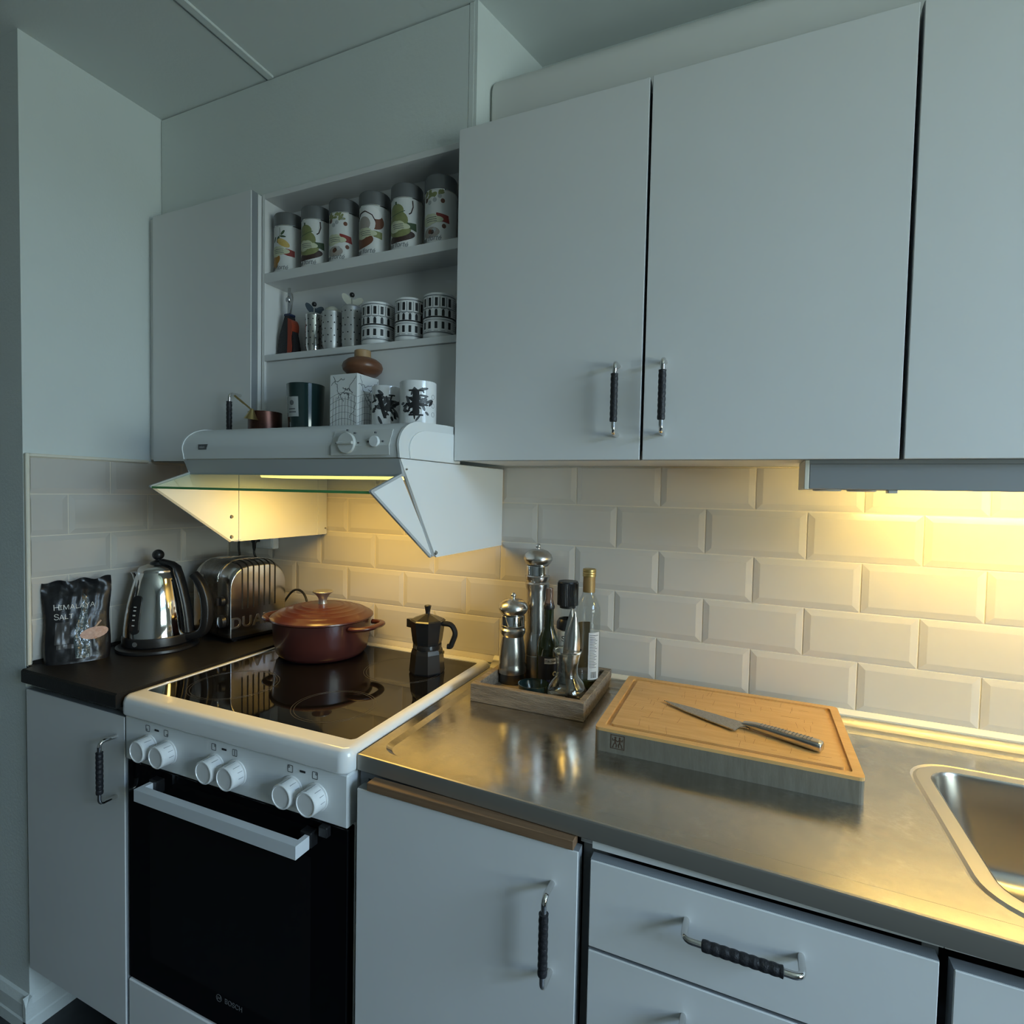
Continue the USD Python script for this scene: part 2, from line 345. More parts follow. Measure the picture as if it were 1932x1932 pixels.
# ---- under-cabinet lamp
t = T('undercabinet_lamp', 'grey under-cabinet strip lamp with sockets, glowing over the tiles', 'lamp', (2.0, -.19, 1.372), world=True)
t.add('housing', cat([box(1.6665, 2.393, -.250, -.1265, 1.417, 1.4235), box(1.6665, 2.393, -.250, -.245, 1.3745, 1.417, .001), box(1.6665, 1.80, -.245, -.13, 1.3745, 1.379)]), mat('lamp_grey', (.27, .28, .285), .45))
t.add('end_cap', box(1.6590, 1.6665, -.250, -.1265, 1.3735, 1.4235, .001), CREAM)
for x in (1.700, 1.752):
    so_ = t.add('socket', lathe([(0, 1.3745), (.0215, 1.3745), (.0225, 1.3725), (.0195, 1.3715), (.0180, 1.374), (0, 1.374)], 28).apply_translation((x, -.19, 0)), WHITEPL, smooth=30)
    t.add('socket_hole', cat([tf(trimesh.creation.cylinder(.0026, .0008, sections=10), (x + s, -.19, 1.3737)) for s in (-.009, .009)]), DARKGAP, so_)
t.add('switch', box(1.781, 1.795, -.243, -.225, 1.369, 1.3745, .001), WHITEPL)
t.add('tube', tf(trimesh.creation.cylinder(.008, .56, sections=16), (2.095, -.19, 1.398), ry=90), mat('lamp_glow', (1, .9, .7), .5, emit=(WARM_SINK, SINK_LAMP)), smooth=True)
t.add('reflector', box(1.805, 2.39, -.243, -.13, 1.413, 1.4165), WHITEP)

# ---- range hood
HX0, HX1, HZ = .396, .985, 1.418
t = T('range_hood', 'white range hood with pulled-out glass visor and lit lamp over the stove', 'range hood', (.69, -.24, 1.22), world=True)
top = [(-.463, HZ), (-.467, 1.440)] + [(-.395 - .072 * math.cos(a), 1.440 + .049 * math.sin(a)) for a in np.linspace(.15, PI / 2, 9)] + [(-.30, 1.4935), (-.001 + SY, 1.494), (SY - .001, HZ)]
t.add('body', prism(top, 'x', HX0 + .004, HX1 - .004), HOODM, smooth=35)
t.add('end_cap', prism(affinity.scale(Polygon(top), 1.012, 1.03, origin=(-.3, 1.44)), 'x', HX1 - .0045, HX1), HOODM, smooth=35)
inner = affinity.scale(Polygon(top), .86, .80, origin=(-.255, HZ))
t.add('side_cover', prism(inner, 'x', HX1 - .001, HX1 + .0022), WHITEPL, smooth=35)
t.add('end_cap', prism(affinity.scale(Polygon(top), 1.012, 1.03, origin=(-.3, 1.44)), 'x', HX0, HX0 + .0045), HOODM, smooth=35)
cp = t.add('control_panel', prism([(-.4668, 1.4225), (-.4690, 1.4225), (-.4705, 1.440), (-.4575, 1.4715), (-.4560, 1.4700), (-.4682, 1.440)], 'x', .828, .964), PANELG)
def yknob(x, z, y, r, L):
    return tf(lathe([(0, 0), (r, 0), (r, L * .7), (r * .93, L), (0, L)], 30), (x, y, z), rx=90)
t.add('fan_knob', cat([yknob(.867, 1.4455, -.4685, .0205, .006), box(.8480, .8860, -.4795, -.4735, 1.4425, 1.4485, .0015)]), PANELG, cp, smooth=35)
t.add('light_knob', yknob(.932, 1.4475, -.4685, .0105, .006), WHITEPL, cp, smooth=35)
t.add('dial_mark', cat([box(x - .0015, x + .0015, -.4700, -.4660, z - .0015, z + .0015) for x, z in ((.841, 1.4455), (.893, 1.4455), (.867, 1.4700), (.884, 1.4640), (.915, 1.4475), (.949, 1.4475), (.932, 1.4640))]), GREYINK, cp, kind='stuff')
bd = t.add('badge', front(extr([(0, 0), (.025, 0), (.029, .0115), (0, .0115)], .0012), .4520, -.4665, 1.4378), GREYINK)
t.add('badge_lettering', front(text('relam', .0045, .0003, italic=.2), .4550, -.4676, 1.4412), GREYPL, bd)
t.add('front_strip', prism([(-.463, HZ - .0025), (-.455, HZ - .0025), (-.443, 1.386), (-.452, 1.386)], 'x', HX0 + .003, HX1 - .003), GREYPL)
t.add('lower_lip', box(HX0 + .003, HX1 - .003, -.4530, -.4330, 1.3835, 1.3865), GREYPL)
t.add('light_leak_strip', box(HX0 + .01, HX1 - .01, -.4615, -.4575, HZ - .0030, HZ + .0005), mat('leak_glint', (.8, .76, .66), .12, 1.0))  # bright warm metal strip imitates light leaking out under the body
t.add('grease_filter', box(HX0 + .004, HX1 - .004, -.455, -.004, 1.4135, HZ - .001), mat('filter_mesh', (.5, .5, .48), .4, .5, bump=.5, bscale=220))
t.add('lamp_cover', box(.50, .86, -.345, -.255, 1.3805, 1.4135, .003), mat('hood_glow', (1, .9, .65), .4, emit=((1, .70, .22), 1.5)))
rect_light(t.path + '/glow', (0, -.290 + .24, 1.3795 - 1.22), (.36, .10), (0, 0, 0), WARM, HOOD_LAMP)
PB, PO, PI_, PT = (-.338, 1.2205), (-.540, 1.3545), (-.452, 1.3865), (-.463, HZ - .0025)
for x0, x1, sgn in ((HX0, HX0 + .0035, 1), (HX1 - .0035, HX1, -1)):
    t.add('side_panel', prism([PT, (-.0085, HZ - .0025), (-.0085, 1.2190), (PB[0] + .006, PB[1]), (PB[0], PB[1] + .006)], 'x', x0, x1), WHITEPL)
    bar = Polygon([PT, (PT[0] + .016, PT[1]), (PB[0] + .008, PB[1] + .002), (PB[0] - .004, PB[1] + .002)])
    t.add('hinge_bar', prism(bar, 'x', x0 - (.004 if sgn < 0 else -.0035), x1 + (-.0035 if sgn > 0 else .0) - (.004 if sgn < 0 else -.004)), GREYPL if sgn < 0 else WHITEPL)
    if sgn > 0: t.add('panel_seam', box(x0 + .0035, x0 + .0085, -.3215, -.3145, 1.2235, 1.4120, .001), WHITEPL)
    fl = Polygon([(PI_[0] - .001, PI_[1] - .002), (PO[0], PO[1] - .002), (PB[0] - .012, PB[1] + .001), (-.3225, PB[1] + .004), (-.3225, 1.4120), (-.458, 1.4120)]) if sgn > 0 else Polygon([(PI_[0] - .001, PI_[1] - .002), (PO[0], PO[1] - .002), (PB[0] - .012, PB[1] + .001), (PB[0] - .004, PB[1] + .010)])
    fx = x0 + .0045 if sgn > 0 else x0 - .004
    sf = t.add('side_flap', prism(fl, 'x', fx, fx + .003), WHITEPL)
    rim = LineString([(PI_[0], PI_[1]), PO, (PB[0] - .010, PB[1] + .003)]).buffer(.0025)
    t.add('flap_edging', prism(rim, 'x', fx - .001, fx + .004), GREYPL, sf)
    fy = lambda y, z, r: tf(lathe([(0, 0), (r, 0), (r * .7, .0022), (0, .0026)], 16), (HX1 if sgn < 0 else HX0 + .0075, y, z), ry=90)
    for y, z, r in ((PB[0] + .003, 1.2300, .0052), (-.444, 1.397, .0026)) if sgn < 0 else ((PB[0] - .004, 1.2330, .0052), (PB[0] - .004, 1.283, .0052), (-.016, 1.238, .0032)):
        t.add('screw', fy(y, z, r), CHROME, smooth=30)
t.add('mounting_flange', box(HX0 + .0035, HX0 + .0055, -.045, -.0085, 1.221, 1.41), WHITEPL)
gl = prism([(PI_[0], PI_[1]), (PO[0], PO[1]), (PO[0] + .0008, PO[1] - .0042), (PI_[0] + .0008, PI_[1] - .0042)], 'x', HX0 + .009, HX1 - .009)
gp = t.add('glass_visor', gl, VISOR, label='clear glass visor tilted outwards')
t.add('glass_edge', prism([(PO[0] - .0004, PO[1] + .0002), (PO[0] + .0004, PO[1] + .0004), (PO[0] + .0012, PO[1] - .0044), (PO[0] + .0002, PO[1] - .0042)], 'x', HX0 + .009, HX1 - .009), mat('glass_edge_green', (.10, .32, .10), .15), gp, label='green cut edge of the glass')

# ---- stove
SX0, SX1, SF = .370, .9635, -.576
t = T('stove', 'white freestanding electric stove with ceramic hob and black oven door', 'stove', (.370, -.576, 0), rz=.55, world=True)
t.add('body', box(SX0 + .004, SX1 - .002, -.555, -.03, .03, .868), WHITEP)
outer, inn = rrect(SX0 - .006, SX1 + .003, SF - .010, -.008, .022, 7), rrect(.3845, .9455, -.543, -.045, .012, 7)
rim = []
for grow, z in ((-.003, .871), (0, .875), (0, .898), (-.003, .907), (-.009, .9115), (-.016, .9125)):
    rim.append(np.c_[rrect(SX0 - .006 - grow, SX1 + .003 + grow, SF - .010 - grow, -.008 + grow, .022 + grow, 7), np.full(28, z)])
rim += [np.c_[inn, np.full(28, .9125)], np.c_[rrect(.3860, .9440, -.5415, -.0465, .0105, 7), np.full(28, .9095)]]
rim += [np.c_[rrect(.3860, .9440, -.5415, -.0465, .0105, 7), np.full(28, .868)]]
t.add('hob_frame', loop(rim), WHITEP, smooth=40)
hb = t.add('hob_glass', prism(Polygon(rrect(.385, .945, -.5425, -.0455, .012, 7)), 'z', .905, .9105), BLACKG)
RING = mat('hob_print', (.045, .045, .044), .3)
for cx, cy, r in ((.520, -.43, .095), (.805, -.43, .085), (.520, -.175, .080), (.805, -.175, .10)):
    for rr in (r, r - .006):
        t.add('ring_mark', prism(Point(cx, cy).buffer(rr, 24).difference(Point(cx, cy).buffer(rr - .0011, 24)), 'z', .9104, .9107), RING, hb)
cpn = t.add('control_panel', box(SX0 + .004, SX1 - .001, SF - .002, -.55, .774, .8690, .003), WHITEPL)
MARKM = mat('knob_print', (.30, .31, .32), .5)
KX = (.452, .510, .645, .701, .839, .895)
for i, x in enumerate(KX):
    kb = t.add('knob', tf(lathe([(0, 0), (.0255, 0), (.0255, .002), (.0232, .003), (.0225, .0265), (.0212, .028), (.0195, .0282), (.0190, .0268), (0, .0268)], 36), (x, SF - .002, .816), rx=90), WHITEP, cpn, smooth=35)
    mk = [box(x - .0006, x + .0006, SF - .0275, SF - .004, .816 + .0224, .816 + .0236)]
    for a in (-60, -35, 35, 62, 90):
        q = box(-.0005, .0005, SF - .017 - .004 * (a % 2), SF - .007, .0226, .0232); mk.append(tf(q, (x, 0, .816), ry=a))
    t.add('knob_marks', cat(mk), MARKM, cpn, kind='stuff')
for g, (a, b_, c_) in enumerate(((.447, .475, .503), (.640, .668, .696), (.834, .863, .891))):
    t.add('indicator_light', box(b_ - .006, b_ + .006, SF - .0028, SF - .001, .8525, .8560), INK, cpn)
    for x, q in ((a, 0), (c_, 1)):
        sq = Polygon(rrect(-.0062, .0062, -.0068, .0068, .002, 4)); ic = sq.difference(sq.buffer(-.0011))
        if g == 1 and q: ic = ic.union(sbox(-.0008, -.0050, .0008, .0050))
        else: ic = ic.union(Point(.0030 * (1 if (q + g) % 2 else -1), .0030 * (1 if g else -1)).buffer(.0021).difference(Point(.0030 * (1 if (q + g) % 2 else -1), .0030 * (1 if g else -1)).buffer(.0012)))
        t.add('control_icon', front(extr(ic, .0006), x, SF - .0018, .8535), GREYINK, cpn)
dr = t.add('oven_door', box(SX0 + .006, SX1 - .004, SF + .003, -.553, .292, .770, .0015), OVENG)
t.add('oven_window', box(SX0 + .075, SX1 - .085, SF + .0022, SF + .004, .36, .70), mat('oven_window_glass', (.006, .006, .007), .05, spec=.35), dr)
AL = mat('handle_alu', (.66, .68, .70), .38)
t.add('door_handle', cat([prism([(.470, SF - .046), (.890, SF - .046), (.890, SF - .014), (.880, SF - .014), (.880, SF - .030), (.480, SF - .030), (.480, SF - .014), (.470, SF - .014)], 'z', .7275, .7515)]), AL, dr, label='square silver bar handle')
for x0, x1 in ((.466, .492), (.868, .894)):
    t.add('handle_bracket', box(x0, x1, SF - .014, SF + .004, .728, .756, .002), BLACKP, dr)
t.add('door_latch', box(.905, .925, SF - .010, SF + .002, .752, .771, .002), BLACKP, dr)
t.add('door_lettering', cat([front(text('BOSCH', .0100, .0005), .6635, SF + .0032, .3445), front(extr(Point(0, 0).buffer(.0075).difference(Point(0, 0).buffer(.0062)).union(sbox(-.0040, -.0028, -.0022, .0028)).union(sbox(.0022, -.0028, .0040, .0028)).union(sbox(-.003, -.0006, .003, .0006)), .0005), .6480, SF + .0032, .3490)]), mat('door_print', (.14, .14, .14), .4), dr)
t.add('storage_drawer', box(SX0 + .004, SX1 - .002, SF + .002, -.553, .075, .287, .002), WHITEP)
for x in (.40, .94): t.add('foot', box(x - .02, x + .02, -.53, -.49, 0, .03), BLACKP)

# ---- left base cabinet and worktop
t = T('worktop', 'black laminate worktop in the corner left of the stove', 'worktop', (.17, -.29, .88), world=True)
t.add('board', cat([prism([(-.0045, .882), (-.587, .882), (-.590, .885), (-.590, .911), (-.586, .915), (-.0045, .915)], 'x', .006, SX0 - .008), box(XL + .0035, .006, YE + .001, -.0045, .882, .915)]), BLACKTOP)
t.add('sealing_strip', prism([(XL + .0095, .915), (XL + .020, .915), (XL + .0095, .923)], 'y', YE + .011, -.012), BLACKTOP)
t = T('base_cabinet', 'white base cabinet under the black worktop at the far left', 'cabinet', (.17, -.28, 0), world=True)
carcass(t, XL + .002, SX0 - .009, -.540, -.02, .17, .880)
t.add('rail', box(XL + .002, SX0 - .009, -.5425, -.5405, .850, .880), PAINT)
d = door(t, XL + .024, SX0 - .001, -.577, -.559, .172, .862)
handle(t, d, (.3425, -.577, .684), 'z', .132)
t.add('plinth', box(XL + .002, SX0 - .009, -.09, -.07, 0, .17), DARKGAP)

# ---- right base units
t = T('base_cabinet', 'white base cabinet right of the stove with a vertical leather handle', 'cabinet', (1.18, -.28, 0), world=True)
carcass(t, .9705, 1.388, -.548, -.02, .12, .8745, m=CARC)
t.add('rail', box(1.3685, 1.388, -.5525, -.5485, .8570, .8725), PAINT)
d = door(t, .9860, 1.3715, -.577, -.557, .15, .8555)
handle(t, d, (1.3345, -.577, .670), 'z', .130)
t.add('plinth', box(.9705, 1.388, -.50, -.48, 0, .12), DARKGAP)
t = T('drawer_unit', 'white drawer unit under the steel worktop with horizontal leather handles', 'drawers', (1.59, -.28, 0), world=True)
carcass(t, 1.3885, 1.7915, -.548, -.02, .12, .8745, m=CARC)
for z0, z1, hz in ((.7275, .850, .8085), (.560, .7218, .679), (.37, .556, .47), (.15, .366, .27)):
    d = door(t, 1.3895, 1.7850, -.577, -.557, z0, z1, name='drawer')
    handle(t, d, (1.5185, -.577, hz), 'x', .132)
t.add('rail', box(1.3890, 1.7910, -.5660, -.5485, .8605, .8728), PAINT)
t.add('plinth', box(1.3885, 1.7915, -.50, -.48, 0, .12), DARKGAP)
t = T('base_cabinet', 'white base cabinet under the sink at the right edge', 'cabinet', (2.1, -.28, 0), world=True)
carcass(t, 1.792, 2.395, -.548, -.02, .12, .72, m=CARC)
t.add('rail', box(1.792, 2.395, -.5660, -.540, .8605, .8728), PAINT)
door(t, 1.7985, 2.393, -.577, -.557, .15, .8465)
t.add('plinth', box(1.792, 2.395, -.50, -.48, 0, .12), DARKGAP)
WOODB = mat('beech_edge', (.17, .095, .048), .6, noise=(.22, .13, .07), nscale=30, nstretch=(.4, 6, 6))
t = T('pull_out_board', 'brown wooden pull-out board slotted under the steel worktop', 'board', (1.18, -.4, .858), world=True)
t.add('board', box(1.0085, 1.3655, -.5805, -.559, .8580, .8720, .001), WOODB)

# ---- steel counter with sink
t = T('sink_counter', 'long brushed steel worktop with pressed rim and sink bowl', 'worktop', (1.7, -.3, .87), world=True)
CX0, CX1, CF, CB, CZ = .9690, 2.40, -.586, -.004, .9015
SK = .034                                   # the front edge runs slightly out of square
def skew(m):
    m = m.copy(); v = m.vertices; k = np.clip((-v[:, 1] - .40) / .186, 0, 1); v[:, 1] += SK * k * (1.85 - v[:, 0]); m.vertices = v; return m
so_ = Polygon(rrect(1.838, 2.285, -.545, -.137, .074, 9)); 
pin = Polygon(rrect(1.004, 2.36, -.548, -.062, .035, 9)); pout = Polygon(rrect(.992, 2.368, -.556, -.054, .043, 9))
dense = lambda m: trimesh.Trimesh(*trimesh.remesh.subdivide_to_size(m.vertices, m.faces, .09), process=False)
def flat(poly, z, th=.0012): return prism(poly, 'z', z - th, z)
top = [flat(Polygon([(CX0, CF + .004), (CX1, CF + .004), (CX1, -.034), (CX0, -.034)]).difference(pout), CZ), flat(pin.difference(so_), CZ - .0042)]
def skirt(a, za, b_, zb):
    A, B = np.c_[a, np.full(len(a), za)], np.c_[b_, np.full(len(b_), zb)]; return loop([A, B, B - (0, 0, .0012), A - (0, 0, .0012)])
top.append(skirt(rrect(.992, 2.368, -.556, -.054, .043, 9), CZ, rrect(1.004, 2.36, -.548, -.062, .035, 9), CZ - .0042))
t.add('top', skew(dense(cat(top))), STEEL)
t.add('front_edge', skew(prism([(CF + .004, CZ), (CF + .0012, CZ - .0008), (CF, CZ - .0035), (CF, .8745), (CF + .0015, .873), (CF + .02, .873), (CF + .02, .8745), (CF + .0015, .8755), (CF + .0015, CZ - .003), (CF + .004, CZ - .0012)], 'x', CX0, CX1)), STEEL_EDGE, smooth=50)
t.add('side_edge', box(CX0, CX0 + .0015, CF + .032, -.02, .8745, CZ), STEEL)
t.add('upstand', prism([(-.036, CZ - .0005), (-.030, CZ + .002), (-.024, CZ + .008), (-.018, .9125), (CB - .008, .9135), (CB - .008, CZ)], 'x', CX0, CX1), STEEL_UP, smooth=50)
t.add('sealant', prism([(-.0125, .9130), (-.0140, .917), (-.0060, .9255), (-.004, .9255), (-.004, .913)], 'x', CX0, CX1), CREAM)
rr_ = [(0, -.0042, .074), (.004, -.0064, .070), (.008, -.0034, .067), (.024, -.0030, .054), (.028, -.0036, .050)]
rings = [np.c_[rrect(1.838 + g, 2.285 - g, -.545 + g, -.137 - g, r, 9), np.full(36, CZ + z)] for g, z, r in rr_]
t.add('sink_rim', loop(rings + [r - (0, 0, .0012) for r in rings[::-1]]), STEEL_UP, smooth=30)
rg = []
for gx, z, r in ((0, CZ - .003, .050), (.004, CZ - .008, .048), (.012, .84, .05), (.022, .772, .055), (.036, .752, .06), (.060, .745, .06)):
    q = rrect(1.866 + gx, 2.257 - gx, -.517 + gx, -.165 - gx, r, 9); rg.append(np.c_[q, np.full(len(q), z)])
q = rg[-1]; cen = np.array((2.06, -.34, .742)); rg.append((q - cen) * .18 + cen)
outb = [np.c_[(r_[:, :2] - (2.06, -.341)) * 1.012 + (2.06, -.341), r_[:, 2] - .002] for r_ in rg[::-1]]
t.add('sink_bowl', loft(outb + rg), mat('sink_steel', (.40, .375, .34), .27, 1.0), smooth=50)
t.add('drain', tf(lathe([(0, .0), (.030, 0), (.036, .002), (.040, .0035), (.042, .002), (.042, 0), (.036, -.002), (0, -.002)], 32), (2.06, -.34, .743)), CHROME, smooth=30)

# ================================================================== ON THE BLACK WORKTOP
ZB = .915
# ---- salt pouch
t = T('salt_pouch', 'black stand-up pouch of Himalaya salt leaning in the left corner', 'pouch', (.040, -.488, ZB), rz=62)
NU, NV = 40, 48
rng = np.random.default_rng(5)
def pouch_pt(u, v, side):
    """u -1..1 across, v 0..1 up; side -1 front (towards local -y), +1 back"""
    w = .0645 * (1 + .06 * v) + .002 * math.sin(9 * v)
    th = .026 * (1 - v) ** .6 * math.sqrt(max(0, 1 - abs(u) ** 3)) * (1 - .15 * v) + .0008 * (1 - abs(u))
    if v > .80: th *= max(.12, 1 - (v - .80) * 6)
    p = np.array((u * w, side * th + .030 * v - .004, v * .199 + .004 * u * v))
    k = meshkit.fbm(np.array([[u * 3.1 + 7, v * 3.6, side * 2.0]]), 3, 3)[0] - .5
    k2 = meshkit.noise(np.array([[u * 9 + v * 5, v * 8 - u * 4, side * 3.0]]), 8)[0] - .5
    p[1] += side * (.010 * k + .002 * k2) * (1 - abs(u) ** 6) * (1 if v > .03 else 0)
    if v > .85: p[1] += .006 * math.sin(u * 7 + v * 20) * (v - .85) * 6; p[2] += .003 * math.sin(u * 9)
    return p
def pouch_side(side):
    V = [pouch_pt(u, v, side) for v in np.linspace(0, 1, NV) for u in np.linspace(-1, 1, NU)]
    F = []
    for j in range(NV - 1):
        for i in range(NU - 1):
            a = j * NU + i; q = [(a, a + 1, a + NU + 1), (a, a + NU + 1, a + NU)]
            F += q if side < 0 else [x[::-1] for x in q]
    return trimesh.Trimesh(np.array(V), np.array(F), process=False)
FOIL = mat('black_foil', (.010, .010, .012), .32, bump=.12, bscale=40)
t.add('pouch', cat([pouch_side(-1), pouch_side(1)]), FOIL, smooth=True)
def on_pouch(m):
    """artwork in metres over the pouch's front"""
    v, f = trimesh.remesh.subdivide_to_size(m.vertices, m.faces, .006); out = []
    for x, y, d in v:
        vv = min(max(y / .199, 0), 1); uu = min(max(x / (.0645 * (1 + .06 * vv)), -1), 1); p = pouch_pt(uu, vv, -1); p[1] -= .0006 + d; out.append(p)
    return trimesh.Trimesh(np.array(out), f, process=False)
PALE = mat('pale_print', (.62, .62, .60), .4)
def tx(s, h, x, y, bold=False): return on_pouch(tf(text(s, h, .0009, bold=bold), (x, y, 0)))
t.add('lettering', cat([tx('H', .0140, -.048, .130), tx('IMALAYA', .0112, -.0358, .130), tx('S', .0140, -.048, .107), tx('ALT', .0112, -.0370, .107)]), PALE)
t.add('grey_panel', on_pouch(extr(sbox(-.044, .048, -.016, .100), .0001)), mat('grey_foil', (.055, .055, .058), .3))
t.add('grey_panel', on_pouch(extr(sbox(-.040, .036, -.008, .046), .0001)), MATS['grey_foil'])
t.add('window_glint', on_pouch(extr(Polygon([(-.004, .012), (.022, .010), (.024, .06), (.020, .11), (.022, .150), (.012, .165), (.006, .12), (-.006, .08), (-.008, .05)]), .0002)), mat('teal_glint', (.06, .085, .095), .18, coat=.6, bump=.5, bscale=90), label='teal window reflection painted on the crinkled foil')  # reflection of the window on the foil, painted as a teal strip
t.add('salt_picture', on_pouch(extr(ell(.033, .066, .029, .0140, 6), .0008)), mat('pink_salt', (.50, .31, .25), .6, noise=(.62, .44, .37), nscale=160), label='pink salt heaped on a spoon')
t.add('spoon_picture', on_pouch(extr(Polygon([(.030, .077), (.035, .077), (.050, .092), (.047, .095)]), .0005)), mat('spoon_print', (.42, .30, .22), .5))
t.add('emblem', on_pouch(extr(ell(.042, .112, .007, .008).difference(ell(.042, .112, .006, .007)), .0002)), GREYINK)

# ---- kettle
kettle = t = T('kettle', 'polished steel electric kettle with black handle on its base in the corner', 'kettle', (.098, -.322, ZB), rz=0)
t.add('power_base', lathe([(0, 0), (.0965, 0), (.0985, .003), (.0975, .009), (.090, .013), (0, .013)], 48), BLACKP, smooth=35)
t.add('lower_band', lathe([(0, .013), (.080, .013), (.0845, .017), (.0840, .036), (.0815, .040), (0, .040)], 48), BLACKP, smooth=35)
kp = [(.0805, .040), (.0795, .060), (.0765, .090), (.0705, .125), (.0625, .160), (.0545, .190), (.0490, .204)]
kr = lambda z: float(np.interp(z, [p[1] for p in kp], [p[0] for p in kp]))
t.add('body', lathe([(0, .040)] + kp + [(.0475, .208), (0, .208)], 64), CHROME, smooth=35)
t.add('lid', lathe([(0, .205), (.0475, .205), (.0480, .212), (.0445, .219), (.030, .226), (0, .229)], 48), STEELB, smooth=40)
t.add('lid_knob', cat([lathe([(0, .222), (.022, .222), (.018, .233), (.007, .238), (.006, .244), (0, .244)], 24), tf(trimesh.creation.icosphere(3, .0145), (0, 0, .252))]), BLACKP, smooth=40)
hd = np.array((math.cos(math.radians(22)), math.sin(math.radians(22)), 0)) ; hp = np.array((-hd[1], hd[0], 0))
path = [(.070, .032), (.100, .034), (.124, .046), (.135, .080), (.135, .120), (.126, .158), (.110, .188), (.098, .202)]
P3 = spline([hd * r + np.array((0, 0, z)) for r, z in path], 26); rings = []
for i, p in enumerate(P3):
    g = np.gradient(P3, axis=0)[i]; g /= np.linalg.norm(g); nn = np.cross(hp, g); wv, tv = .0125 + .004 * math.sin(i / 25 * PI), .0105 + .003 * math.sin(i / 25 * PI)
    rings.append(np.array([p + hp * wv * math.copysign(abs(math.cos(a)) ** .7, math.cos(a)) + nn * tv * math.copysign(abs(math.sin(a)) ** .7, math.sin(a)) for a in np.linspace(0, 2 * PI, 16, endpoint=False)]))
t.add('handle', loft(rings), BLACKP, smooth=40)
t.add('handle_root', loft([np.array([hd * (kr(z) - .004 + .010) + np.array((0, 0, z)) + hp * .016 * math.cos(a) + hd * .010 * math.sin(a) for a in np.linspace(0, 2 * PI, 14, endpoint=False)]) for z in (.044, .08, .12, .16, .19, .206)] + [np.array([hd * (r + .010 * math.sin(a) * q) + np.array((0, 0, z + .008 * math.sin(a) * (1 - q))) + hp * .016 * math.cos(a) for a in np.linspace(0, 2 * PI, 14, endpoint=False)]) for r, z, q in ((.052, .219, .6), (.038, .228, .2), (.012, .233, 0))]), BLACKP, smooth=40)
sp = np.array((-hd[0], -hd[1], 0))
t.add('spout', loft([np.array([sp * (r + .0) + np.array((0, 0, z)) + hp * w_ * math.cos(a) + sp * d_ * math.sin(a) for a in np.linspace(0, 2 * PI, 14, endpoint=False)]) for r, z, w_, d_ in ((.060, .150, .004, .004), (.056, .178, .010, .010), (.056, .196, .013, .015), (.060, .2035, .014, .016))]), CHROME, smooth=40)
ga = 14.
gz = Polygon(rrect(-.0125, .0125, .052, .152, .0122, 6))
gw = t.add('water_gauge', decal_cone(gz, kr, ga, .0030), BLACKP, smooth=30, label='black water gauge')
t.add('gauge_marks', cat([decal_cone(sbox(-.005, z, .002, z + .0030), kr, ga, .0036) for z in (.074, .088, .100, .112, .121)]), PALE, gw, kind='stuff')
t.add('badge', decal_cone(Point(0, .027).buffer(.0062), lambda z: .0842, ga + 4, .0012), mat('badge_silver', (.55, .55, .55), .3, .8))

# ---- toaster
toaster = t = T('toaster', 'brushed steel two slot toaster with vertical vents behind the kettle', 'toaster', (.166, -.118, ZB), rz=-10)
TW, TH = .089, .228                     # half width, height
def arch(w, h, n=9, r=.060, z0=.016):
    pts = [(-w, z0)] + [(-w + r - r * math.cos(a), h - r + r * math.sin(a)) for a in np.linspace(0, PI / 2, n)] + [(w - r + r * math.sin(a), h - r + r * math.cos(a)) for a in np.linspace(0, PI / 2, n)] + [(w, z0)]
    return np.array(pts)
def ring(x, s, w=TW, h=TH, r=.060):
    q = arch(w * s, h - (1 - s) * .085, r=r); return np.c_[np.full(len(q), x), q]
mid = loft([ring(-.062, .985, r=.05), ring(.046, .985, r=.05)])
t.add('body', mid, mat('toaster_dark_steel', (.30, .30, .30), .28, 1.0, rnoise=(.22, .34), rscale=30), smooth=40)
t.add('bread_slot', box(-.052, .036, -.030, -.013, TH - .0045, TH - .0028), DARKGAP); t.add('bread_slot', box(-.052, .036, .012, .029, TH - .0045, TH - .0028), DARKGAP)
# end casting: the arch rounds over into the flat end face
def cast(sign):
    rg = []
    for x, s in [(.040, 1.0), (.062, 1.0), (.074, .990), (.084, .968), (.092, .938), (.0985, .900), (.102, .855)]:
        q = arch(TW * (1 - (1 - s) * .38), TH - (1 - s) * .62 * TH * .75); rg.append(np.c_[np.full(len(q), sign * x), q])
    return loft(rg)
ends = [t.add('end_casting', cast(1), STEELB, smooth=50), t.add('end_casting', cast(-1), STEELB, smooth=50)]
# vents: dark slits following the shoulder
for k in range(7):
    y = -.052 + k * .0170
    pts = []
    for x, s in [(.052, 1.0), (.062, 1.0), (.074, .990), (.084, .968), (.092, .938), (.0985, .900), (.102, .855)]:
        w, h = TW * (1 - (1 - s) * .38), TH - (1 - s) * .62 * TH * .75; r = .060
        zt = h if abs(y) < w - r else h - r + math.sqrt(max(r * r - (abs(y) - (w - r)) ** 2, 0))
        pts.append((x, y, zt))
    pts.append((.1023, y, .120)); pts.append((.1023, y, .094))
    pth = spline(pts[:7], 22); pth = np.vstack([pth, pts[7:]])
    nrm = np.gradient(pth, axis=0); nrm /= np.linalg.norm(nrm, axis=1, keepdims=True); out = np.cross((0, 1., 0), nrm); out *= np.sign(out[:, 0:1] + out[:, 2:3] + 1e-9)
    R4 = [np.array([p + o * .0007 + (0, .0019, 0), p + o * .0007 - (0, .0019, 0), p - o * .004 - (0, .0019, 0), p - o * .004 + (0, .0019, 0)]) for p, o in zip(pth, out)]
    t.add('vent_slit', loft(R4), DARKGAP, ends[0], label='dark vent slit')
lt = text('DUALIT', .029, .0016, center=True, bold=True)
